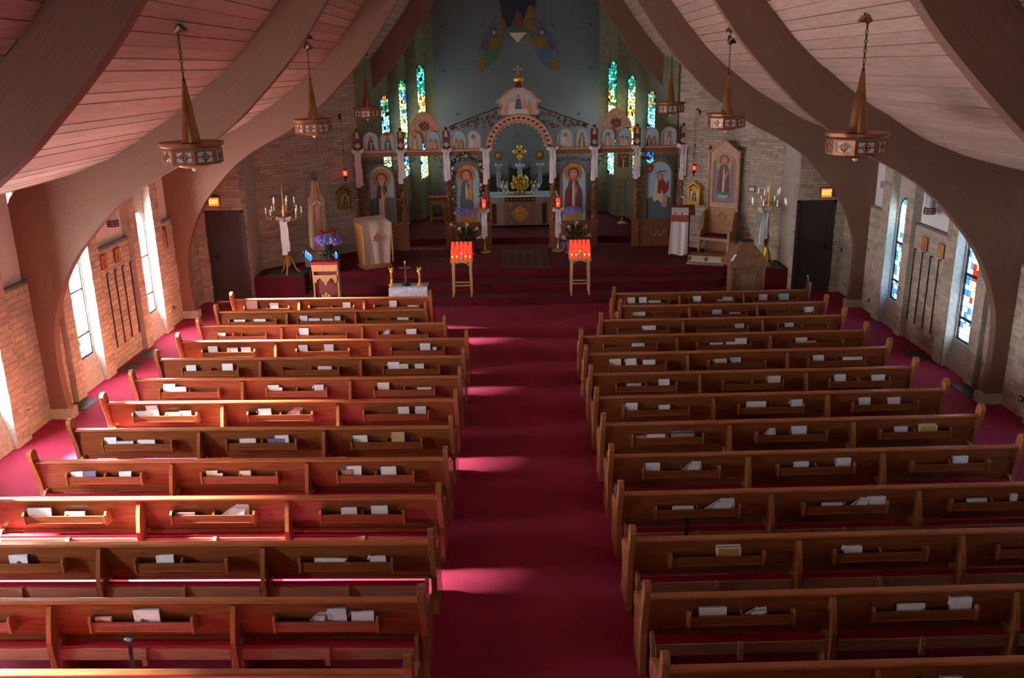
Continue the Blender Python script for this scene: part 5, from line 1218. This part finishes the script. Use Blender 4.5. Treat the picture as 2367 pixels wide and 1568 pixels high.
# ------------------------------------------------------------------ small table with cross and angel candlesticks
TX = -2.15
q = thing('small_table', 'small table draped in a pale blue white cloth behind the first pew', 'table', (TX, 17.2, 0))
for sx in (-.3, .3):
    for sy in (-.16, .16): MB().box(sx-.02, sx+.02, sy-.02, sy+.02, 0, .72).build('leg', OAK, q)
MB().box(-.35, .35, -.2, .2, .72, .745).build('top', OAK, q)
o = MB(); n = 14; vs = []
for i in range(n+1):
    x = -.38+.76*i/n
    for (y, z) in ((-.235-.01*math.sin(i*1.7), .49), (-.225, .71), (-.21, .752), (.21, .752), (.225, .71)): vs.append((x*(1.03 if z < .5 else 1), y, z))
o.add(vs, [(5*i+k, 5*i+k+5, 5*i+k+6, 5*i+k+1) for i in range(n) for k in range(4)])
cl = o.build('table_cloth', mat('patterned_cloth', (.50, .62, .85), .7, noise=.3, nscale=14, bump=.5, bscale=25), None, smooth=2); cl.location = (TX, 17.2, 0)
tag(cl, 'pale blue and white cloth over the small table behind the first pew', 'tablecloth')
q = thing('standing_cross', 'dark standing cross between two gilt candlesticks', 'cross', (at(938, 650, Y=17.2).x, 17.2, .755))
mb = MB(); mb.lathe([(.10, 0), (.09, .02), (.03, .05), (.02, .08)], 0, 0, 10); mb.build('foot', DARK, q)
MB().box(-.016, .016, -.01, .01, .07, .50).box(-.115, .115, -.01, .01, .34, .37).build('cross_beams', mat('dark_pewter', (.12, .09, .10), .4, .5), q); MB().ball((0, -.01, .47), .022, 7, 5, 0, (1, .5, 1.3)).build('silver_tip', mat('silver', (.7, .7, .75), .3, .8), q)
for sx, px, lb in ((-1, 905, 'farther from'), (1, 970, 'nearer to')):
    q = thing('gilt_candlestick', 'gilt twisted candlestick with flower cup, the one %s the aisle' % lb, 'candlestick', (at(px, 650, Y=17.2).x, 17.2, .755), 0, 'gilt candlesticks on the small table')
    MB().lathe([(.07, 0), (.06, .02), (.025, .05), (.02, .07)], 0, 0, 10).build('foot', GOLD, q, smooth=True)
    mb = MB()
    for ph in (0, PI): mb.tube([(.015*math.cos(ph+i*.8), .015*math.sin(ph+i*.8), .07+.016*i) for i in range(12)], .012, 5)
    mb.build('twisted_stem', GOLD, q, smooth=True)
    MB().ball((-.01*sx, 0, .285), .036, 8, 6, 0, (1, .8, 1.1)).build('cup', GOLD, q, smooth=True)
    mb = MB()
    for k in range(5): a = 2*PI*k/5; mb.tube([(.01*math.cos(a), .01*math.sin(a), .30), (.035*math.cos(a), .035*math.sin(a), .33), (.045*math.cos(a), .045*math.sin(a), .37)], [.012, .012, .004], 5)
    mb.build('petals', GOLD, q)
# ------------------------------------------------------------------ ambo at the statue side
q = thing('draped_ambo', 'golden oak reading desk draped with a cream cloth in front of the icon screen', 'lectern', (-3.30, 20.2, .5), math.radians(31))
MB().add([(-.30, -.20, .06), (.32, -.20, .06), (.32, .22, .06), (-.30, .22, .06), (-.36, -.24, 1.02), (.36, -.24, 1.02), (.36, .26, 1.12), (-.36, .26, 1.12)], [(0, 3, 2, 1), (0, 1, 5, 4), (1, 2, 6, 5), (2, 3, 7, 6), (3, 0, 4, 7), (4, 5, 6, 7)]).build('body', mat('orange_oak', (.58, .25, .07), .45, noise=.12, nscale=5), q)
MB().box(-.32, .34, -.22, .24, 0, .06).build('plinth', OAK, q)
o = MB(); vs = []; n = 12
for i in range(n+1):
    u = i/n
    for (z, yb, wd) in ((.10, -.215, .29), (.5, -.235, .315), (1.03, -.262, .355), (1.135, .27, .355)): vs.append((-.0+(2*u-1)*wd, yb-.014*(z < 1.1)*math.cos(u*PI*4), z))
o.add(vs, [(4*i+k, 4*i+k+4, 4*i+k+5, 4*i+k+1) for i in range(n) for k in range(3)]); dr = o.build('cloth_drape', CREAM, q, smooth=2)
MB().box(-.365, -.335, -.28, -.262, .12, 1.04).box(.335, .365, -.28, -.262, .12, 1.04).build('gold_edging', mat('yellow_braid', (.60, .50, .18), .7), q)
em = MB(); em.tube([(.08*math.cos(t_*PI/6), -.272, .72+.08*math.sin(t_*PI/6)) for t_ in range(13)], .012, 5); em.box(-.012, .012, -.278, -.268, .60, .84).box(-.10, .10, -.278, -.268, .71, .735)
for dx in (-.09, .09): em.ball((dx, -.27, .66), .025, 6, 4, 0, (1, .3, 1))
em.build('embroidered_cross', mat('rust_thread', (.50, .22, .12), .7), q)
# ------------------------------------------------------------------ lectern at the throne side
q = thing('mahogany_lectern', 'mahogany lectern with a white cloth and red embroidered band', 'lectern', (3.93, 20.95, .5), math.radians(-8))
MB().box(-.04, .19, -.05, .15, 0, .98).build('post', MAHOG, q); MB().box(-.2, .25, -.18, .2, 0, .05).build('base', MAHOG, q)
MB().add([(-.24, -.20, .98), (.30, -.20, .98), (.30, .24, 1.10), (-.24, .24, 1.10), (-.24, -.20, 1.03), (.30, -.20, 1.03), (.30, .24, 1.16), (-.24, .24, 1.16)], [(0, 3, 2, 1), (0, 1, 5, 4), (1, 2, 6, 5), (2, 3, 7, 6), (3, 0, 4, 7), (4, 5, 6, 7)]).build('slanted_top', MAHOG, q)
o = MB(); vs = []; n = 10
for i in range(n+1):
    u = i/n
    for k, (z, y) in enumerate(((.04+.02*math.sin(u*8), -.24), (.45, -.235), (.85, -.23), (1.0, -.215), (1.045, -.19), (1.12, .05))): vs.append((-.25+.40*u-(.05*(1-z) if u < .3 else 0), y-.018*math.cos(u*PI*5)*(k < 4), z))
o.add(vs, [(6*i+k, 6*i+k+6, 6*i+k+7, 6*i+k+1) for i in range(n) for k in range(5)]); o.build('white_cloth', CLOTH, q, smooth=2)
rb_ = MB(); rb_.box(-.25, .15, -.262, -.256, .86, .99, 0); 
for i in range(12): rb_.prism([(-.25+.033*i, .86), (-.217+.033*i, .86), (-.235+.033*i, .82)], 'y', -.262, -.256, 0); rb_.box(-.24+.033*i, -.232+.033*i, -.265, -.262, .87, .98, 1)
rb_.build('red_band', [mat('red_embroidery', (.42, .04, .05), .8), mat('grey_embroidery', (.35, .25, .27), .8)], q)
# ------------------------------------------------------------------ bishop's throne
ang = math.radians(-28)
q = thing('bishops_throne', 'tall carved throne with a painted icon panel against the brick wall', 'throne', (4.74, 20.72, .5), math.radians(-33))
MB().box(-.36, .36, -.10, .34, .0, .04).build('floor_board', OAK, q)
for sg in (-1, 1):
    MB().prism([(-.26, 0), (-.26, .58), (-.20, .60), (-.10, .62), (.0, .98), (.05, 1.04), (.28, 1.04), (.28, 0), (.2, 0), (.2, .35), (-.18, .35), (-.18, 0)], 'x', min(sg*.33, sg*.38), max(sg*.33, sg*.38)).build('side_wing', OAK, q)
    MB().lathe([(.035, 0), (.03, .1), (.035, .3), (.028, .5), (.04, .56), (.03, .60)], sg*.36, -.24, 8).build('front_leg', ICL, q)
    MB().ball((sg*.36, -.24, .62), .04, 8, 6).build('arm_knob', ICL, q)
    MB().lathe([(.03, 1.0), (.028, 1.4), (.034, 1.6), (.028, 2.0), (.035, 2.40), (.03, 2.44)], sg*.36, .24, 8).build('slender_column', ICL, q)
    MB().lathe([(.035, 2.44), (.045, 2.48), (.0, 2.56)], sg*.36, .24, 8).build('finial', ICD, q)
MB().box(-.33, .33, -.24, .24, .40, .46).build('seat_rail', ICL, q); MB().box(-.32, .32, -.23, .22, .46, .50).build('red_seat', mat('maroon_cushion', (.16, .008, .02), .8), q)
MB().box(-.33, .33, .22, .27, .0, 1.12).build('backrest', OAK, q)
cv = MB(); scrolls(cv, [(-.12, .85), (.12, .85), (0, .95), (0, .78), (-.06, .9), (.06, .9)], .08, 5, .215); cv.build('carved_panel', OAK, q)
MB().prism([(-.34, 1.08), (.34, 1.08), (.34, 2.40), (0, 2.66), (-.34, 2.40)], 'y', .24, .29).build('icon_back', ICL, q)
MB().prism([(-.30, 1.08), (.30, 1.08), (.30, 1.20), (-.30, 1.20)], 'y', .225, .24).build('carved_band', ICL, q)
icon_paint('painting', 0, 1.24, .50, 1.10, .236, True, 'grey', [('violet', [(-.75, .05), (.75, .05), (.75, .72), (-.75, .72)]), ell('pale', 0, .80, .75, .16)]+saint('slate', 'maroon', 'gold', 0, 1.05, .1, .45)+[('teal', [(-.7, .14), (.7, .14), (.5, .22), (-.5, .22)]), ('pale', [(-.4, .10), (.4, .10), (.6, .16), (-.6, .16)])], q)
arch_frame('icon_frame', 0, 1.24, .50, 1.10, .238, .02, .03, ICL, q)
MB().tube([(-.36, .22, 2.40), (0, .22, 2.68), (.36, .22, 2.40)], .03, 6).build('pediment_moulding', ICL, q)
MB().box(-.012, .012, .24, .26, 2.68, 2.86).box(-.06, .06, .24, .26, 2.77, 2.795).build('top_cross', ICL, q)
q = thing('throne_step', 'low step covered with cream embroidered cloth before the throne', 'step', (4.36, 20.03, .5), math.radians(-20))
MB().box(-.42, .42, -.02, .45, 0, .14).build('step_box', OAK, q)
MB().box(-.42, .42, -.032, -.02, .0, .15).box(-.42, .42, -.30, -.03, .0, .008).build('embroidered_cloth', mat('ivory_cloth', (.55, .50, .38), .85), q)
em = MB()
for x in (-.38, 0, .38): em.box(x-.05, x+.05, -.036, -.032, .05, .11); em.box(x-.02, x+.02, -.036, -.032, .02, .14)
em.build('dark_motifs', P['brown'], q)
# ------------------------------------------------------------------ wall shrines, hanging lamps, plaques
def on_wall(px, py, s):
    """point on the slanted brick wall"""
    a, b = Vector((XC+s*5.93, 20.05, 0)), Vector((XC+s*3.93, 22.2, 0)); n_ = Vector(((b-a).y, -(b-a).x, 0)).normalized()
    if n_.y > 0: n_ = -n_
    d = at(px, py, Y=10)-Vector((0, 0, CAMZ)); t_ = (a-Vector((0, 0, CAMZ))).dot(n_)/d.dot(n_); p = Vector((0, 0, CAMZ))+d*t_
    return p+n_*.03, math.atan2(n_.x, -n_.y)
for s, px, py, w_, lb, m_ in ((-1, 792, 479, .34, 'dull gold house-shaped icon shrine on the statue side wall', mat('old_gold', (.34, .27, .06), .4, .4)), (1, 1611, 468, .34, 'bright gold house-shaped icon shrine on the wall beside the throne', mat('bright_gold', (.85, .48, .05), .35, .4))):
    p, a = on_wall(px, py, s)
    q = thing('icon_shrine', lb, 'shrine', p, a, 'wall shrines')
    w2 = w_/2; h1 = .36; h2 = .50
    fr = MB(); d0, d1 = -.12, 0
    fr.box(-w2, -w2+.05, d0, d1, .04, h1).box(w2-.05, w2, d0, d1, .04, h1).box(-w2, w2, d0, d1, 0, .05)
    fr.prism([(-w2+.03, h1-.02), (w2-.03, h1-.02), (0, h2-.06)], 'y', d0+.01, d1); fr.build('case', m_, q)
    MB().prism([(-w2-.03, h1-.02), (-w2-.03, h1+.02), (0, h2+.02), (w2+.03, h1+.02), (w2+.03, h1-.02), (0, h2-.03)], 'y', d0-.02, d1).build('roof', m_, q)
    icon_paint('painting', 0, .05, w_-.10, h1-.08, d0+.03, True, 'cream', saint('navy', 'brown', 'gold', 0, 1, .0, .8), q)
    MB().box(-w2-.02, w2+.02, d0-.06, d1, -.025, 0).build('ledge', m_, q)
for s, px, py, bx_, by_, tx in ((-1, 798, 402, 783, 267, 'statue side'), (1, 1604, 390, 1619, 256, 'throne side')):
    p, a = on_wall(bx_, by_, s); lp_, _ = on_wall(px, py, s)
    q = thing('sanctuary_lamp', 'red glass hanging lamp on chains from a bracket, %s brick wall' % tx, 'hanging lamp', (p.x, p.y, p.z), 0, 'hanging sanctuary lamps')
    off = Vector((lp_.x, lp_.y-.22, lp_.z))-p; off.x = (at(px, py, Y=lp_.y-.22)).x-p.x
    top = Vector((off.x, off.y, .03))
    br = MB(); br.tube([(0, 0, 0), (0, 0, -.10), (0, -.02, -.02)], .018, 5); br.tube([(0, 0, 0), top*.5+Vector((0, 0, .03)), top], .016, 6); br.ball((0, -.02, -.02), .035, 6, 4); br.build('bracket', CHAIN, q)
    zl = at(px, py, Y=p.y+off.y).z-p.z
    ch = MB(); zs_ = zl+.55; ch.tube([tuple(top), (off.x, off.y, zs_)], .005, 4); ch.ball((off.x, off.y, zs_), .022, 6, 4)
    for k in range(3): a_ = 2*PI*k/3; ch.tube([(off.x, off.y, zs_), (off.x+.05*math.cos(a_), off.y+.05*math.sin(a_), zl+.10)], .004, 4)
    ch.build('chains', CHAIN, q)
    g_ = MB(); g_.lathe([(.03, zl-.09), (.05, zl-.05), (.055, zl+.06), (.048, zl+.09)], off.x, off.y, 10); g_.build('red_glass', REDG if s < 0 else mat('red_glass_dim', (.5, .02, .02), .2, emit=.5, ecol=(1, .03, .02)), q, smooth=True)
    MB().ball((off.x, off.y-.055, zl+.02), .018, 6, 4, 0, (1, .4, 1.4)).build('flame', FLAME, q)
    MB().lathe([(.0, zl-.20), (.02, zl-.16), (.012, zl-.13), (.045, zl-.08), (.058, zl-.05)], off.x, off.y, 10).lathe([(.056, zl+.085), (.056, zl+.105)], off.x, off.y, 10).build('holder', CHAIN, q)
for s, px, py, nm in ((-1, 822, 461, 'statue'), (1, 1581, 455, 'throne')):
    p, a = on_wall(px, py, s); q = thing('wall_plaque', 'small white wall plaque beside the icon screen, %s side' % nm, 'plaque', p, a, 'wall plaques')
    MB().box(-.08, .08, -.012, .0, -.035, .035).build('plate', DARK, q); MB().box(-.072, .072, -.016, -.012, -.025, .018).build('white_insert', WHITE, q)
p, a = on_wall(1740, 437, 1); q = thing('framed_notice', 'small framed white notice on the brick wall right of the throne', 'notice', p, a)
MB().box(-.09, .09, -.02, 0, -.065, .065).build('frame', CHAIN, q); MB().box(-.072, .072, -.024, -.02, -.048, .048).build('paper', WHITE, q)
# ------------------------------------------------------------------ baptismal font
q = thing('baptismal_font', 'oak baptismal font with a pyramid lid topped by a small cross', 'font', (4.66, 17.75, 0))
MB().box(-.30, .30, -.25, .25, 0, .96).build('body', FONTW, q)
for sg in (-1, 1): MB().box(min(sg*.30, sg*.34), max(sg*.30, sg*.34), -.28, -.20, 0, .96).build('corner_stile', FONTW, q)
MB().box(-.14, .16, -.262, -.25, .08, .80).build('front_panel', mat('font_panel', (.26, .16, .09), .5), q)
MB().box(-.41, .41, -.36, .36, .96, 1.0).build('rim', FONTW, q)
MB().add([(-.41, -.36, 1.0), (.41, -.36, 1.0), (.41, .36, 1.0), (-.41, .36, 1.0), (-.11, -.09, 1.42), (.11, -.09, 1.42), (.11, .09, 1.42), (-.11, .09, 1.42)], [(0, 1, 5, 4), (1, 2, 6, 5), (2, 3, 7, 6), (3, 0, 4, 7), (4, 5, 6, 7), (0, 3, 2, 1)]).build('pyramid_lid', FONTW, q)
MB().box(-.12, .12, -.10, .10, 1.42, 1.45).build('cap', DARK, q)
cx_ = MB(); cx_.box(-.012, .012, -.01, .01, 1.45, 1.60).box(-.06, .06, -.01, .01, 1.52, 1.55); cx_.ball((-.06, 0, 1.535), .018, 6, 4).ball((.06, 0, 1.535), .018, 6, 4).ball((0, 0, 1.61), .018, 6, 4).build('top_cross', COPPER, q)
em = MB(); em.tube([(.08*math.cos(t_*PI/6), -.266, .52+.04*math.sin(t_*PI/6)) for t_ in range(13)], .006, 4).build('carved_emblem', WOODC, q)
dl_ = Vector((-.31, -.27, 1.14)); pp = MB(); pp.M = Matrix.Translation(dl_) @ Matrix.Rotation(-.9, 4, 'Y') @ Matrix.Rotation(.5, 4, 'Z')
nt_ = pp.box(-.08, .08, -.06, .05, 0, .004).build('notice_sheet', WHITE); nt_.location = (4.66, 17.75, 0); tag(nt_, 'white sheet lying on the sloping lid of the oak font', 'paper')
# ------------------------------------------------------------------ small icons, sconces, outlets and vents on the side walls
def side_icon(s, y, z, w_, h_, lab, cols, grp='small icons on the side walls', d=7.0):
    q = thing('wall_icon', lab, 'icon', (XC+s*d, y, z), -s*PI/2 if s > 0 else PI/2, grp)
    q.rotation_euler.z = -PI/2 if s > 0 else PI/2
    q.rotation_euler.z = {1: -PI/2, -1: PI/2}[s]
    MB().box(-w_/2, w_/2, -.02, 0, 0, h_).build('board', mat('icon_edge', (.18, .05, .03), .5), q)
    icon_paint('painting', 0, .012, w_-.03, h_-.024, -.021, False, cols[0], saint(cols[1], cols[2], 'gold', 0, 1, .0, .8), q)
side_icon(1, 15.17, 1.70, .21, .24, 'small orange icon on the throne side panel wall, farther from the loft', ('ochre', 'red', 'red'))
side_icon(1, 14.55, 1.70, .21, .24, 'small ochre icon on the throne side panel wall, nearer the loft', ('gold', 'brown', 'ochre'))
for (px, py, lb, cl_) in ((238, 606, 'small orange icon on the statue side panel wall, nearer the loft', ('halo', 'maroon', 'red')), (270, 590, 'small orange and violet icon on the statue side panel wall, farther from the loft', ('ochre', 'violet', 'maroon'))):
    c = at(px, py, X=XC-7.0); side_icon(-1, c.y, c.z-.12, .21, .24, lb, cl_)
c = at(377, 552, X=XC-7.0); side_icon(-1, c.y, c.z-.2, .32, .42, 'large framed dark icon beside the far arch on the statue side', ('brown', 'ochre', 'olive'))
def sconce(s, px, py, lb):
    c = at(px, py, X=XC+s*7.10); q = thing('wall_sconce', lb, 'wall lamp', (XC+s*6.92, c.y, c.z), {1: -PI/2, -1: PI/2}[s], 'lantern sconces')
    MB().box(-.03, .03, .0, .17, .10, .16).build('arm', CHAIN, q)
    MB().lathe([(.075, -.02), (.085, .22)], 0, 0, 12).build('glass', mat('frosted_glass', (.45, .52, .56), .3), q, smooth=True)
    b = MB(); b.lathe([(.09, -.11), (.09, -.02), (.082, -.02)], 0, 0, 12, 1)
    for z in (-.02, -.065, -.11): b.lathe([(.096, z-.008), (.096, z+.008)], 0, 0, 12, 0)
    for k in range(8): a_ = PI/4*k; b.tube([(.093*math.cos(a_), .093*math.sin(a_), -.11), (.093*math.cos(a_), .093*math.sin(a_), -.02)], .007, 4, 0)
    b.build('pierced_band', [CHAIN, mat('pink_white_glass', (.42, .30, .30), .4)], q)
sconce(1, 2175, 478, 'lantern sconce on the white plaster above the throne side panel wall')
sconce(-1, 235, 508, 'lantern sconce on the white plaster above the statue side panel wall')
c = at(2048, 427, X=XC+7.1); q = thing('wall_speaker', 'small pale wall speaker on the plaster near the far arch, throne side', 'speaker', c, -PI/2)
MB().box(-.07, .07, -.08, .06, -.06, .06).build('case', mat('pale_grey_plastic', (.42, .48, .52), .5), q); MB().box(-.02, .02, .06, .15, -.02, .02).build('bracket', CHAIN, q); MB().box(-.055, .055, -.085, -.08, -.05, .05).build('grille', mat('grille_grey', (.3, .34, .38), .6), q)
for s, px, py, lb in ((1, 2361, 922, 'black wall outlet near the foot of the throne side wall'), (-1, 63, 948, 'white wall outlet near the foot of the statue side wall')):
    c = at(px, py, X=XC+s*7.0); q = thing('wall_outlet', lb, 'outlet', (XC+s*7.0, c.y, c.z), {1: -PI/2, -1: PI/2}[s])
    MB().box(-.05, .05, -.012, 0, -.04, .04).build('plate', DARK if s > 0 else WHITE, q); MB().box(-.03, -.008, -.016, -.012, -.02, .02).box(.008, .03, -.016, -.012, -.02, .02).build('sockets', WHITE if s > 0 else DARK, q)
for (s, px, py, lb) in ((1, 2011, 697, 'small dark hook on the brick near the far arch, throne side'), (-1, 399, 713, 'small dark hook on the brick near the far arch, statue side')):
    c = at(px, py, X=XC+s*7.0); q = thing('wall_hook', lb, 'hook', (XC+s*7.0, c.y, c.z), {1: -PI/2, -1: PI/2}[s])
    MB().tube([(0, 0, .05), (0, -.03, .04), (0, -.04, 0), (0, -.02, -.02)], .012, 6).build('hook', DARK, q)
k_ = 0
for s, l in ((1, [(2132, 823), (2243, 905)]), (-1, [(322, 820), (275, 850), (180, 935)])):
    for i, (px, py) in enumerate(l):
        c = at(px, py, Z=0); q = thing('floor_register', 'dark floor heating register by the %s wall, %s from the altar' % (SIDE[s], ('first', 'second', 'third')[i]), 'floor vent', (XC+s*6.80, c.y, 0), 0, 'floor registers')
        fr = MB(); fr.box(-.13, -.115, -.26, .26, 0, .012).box(.115, .13, -.26, .26, 0, .012).box(-.13, .13, -.26, -.245, 0, .012).box(-.13, .13, .245, .26, 0, .012).build('frame', mat('register_grey', (.06, .07, .06), .5), q)
        MB().box(-.115, .115, -.245, .245, 0, .003).build('dark_tray', DARK, q)
        for j in range(5): MB().box(-.10+.045*j, -.085+.045*j, -.245, .245, .003, .011).build('slat', mat('register_grey', (.06, .07, .06), .5), q)
# umbrella hung over the end of the front pew
cx, cy, rz, L = PEWS[(1, 1)]
q = thing('folded_umbrella', 'folded black umbrella leaning on the wall end of the front pew, throne side', 'umbrella', (cx+L/2-.10, cy-.03, .0), 0)
MB().tube([(0, -.02, .45), (0, -.06, .60), (0, -.055, .85), (0, -.045, .98)], [.008, .028, .02, .01], 8).build('canopy', DARK, q)
MB().tube([(0, -.045, .98), (0, -.04, 1.04), (.0, -.0, 1.08), (0, .03, 1.05)], .012, 6).build('handle', mat('blue_grey_handle', (.15, .25, .35), .4), q)
q = thing('blue_keypad', 'small blue keypad on the wall beside the throne side door', 'keypad', at(1946, 578, X=XC+7.0), -PI/2)
MB().box(-.03, .03, -.02, .0, -.05, .05).build('case', mat('blue_plastic', (.03, .08, .25), .4), q); MB().box(-.02, .02, -.024, -.02, -.01, .04).build('keys', DARK, q)
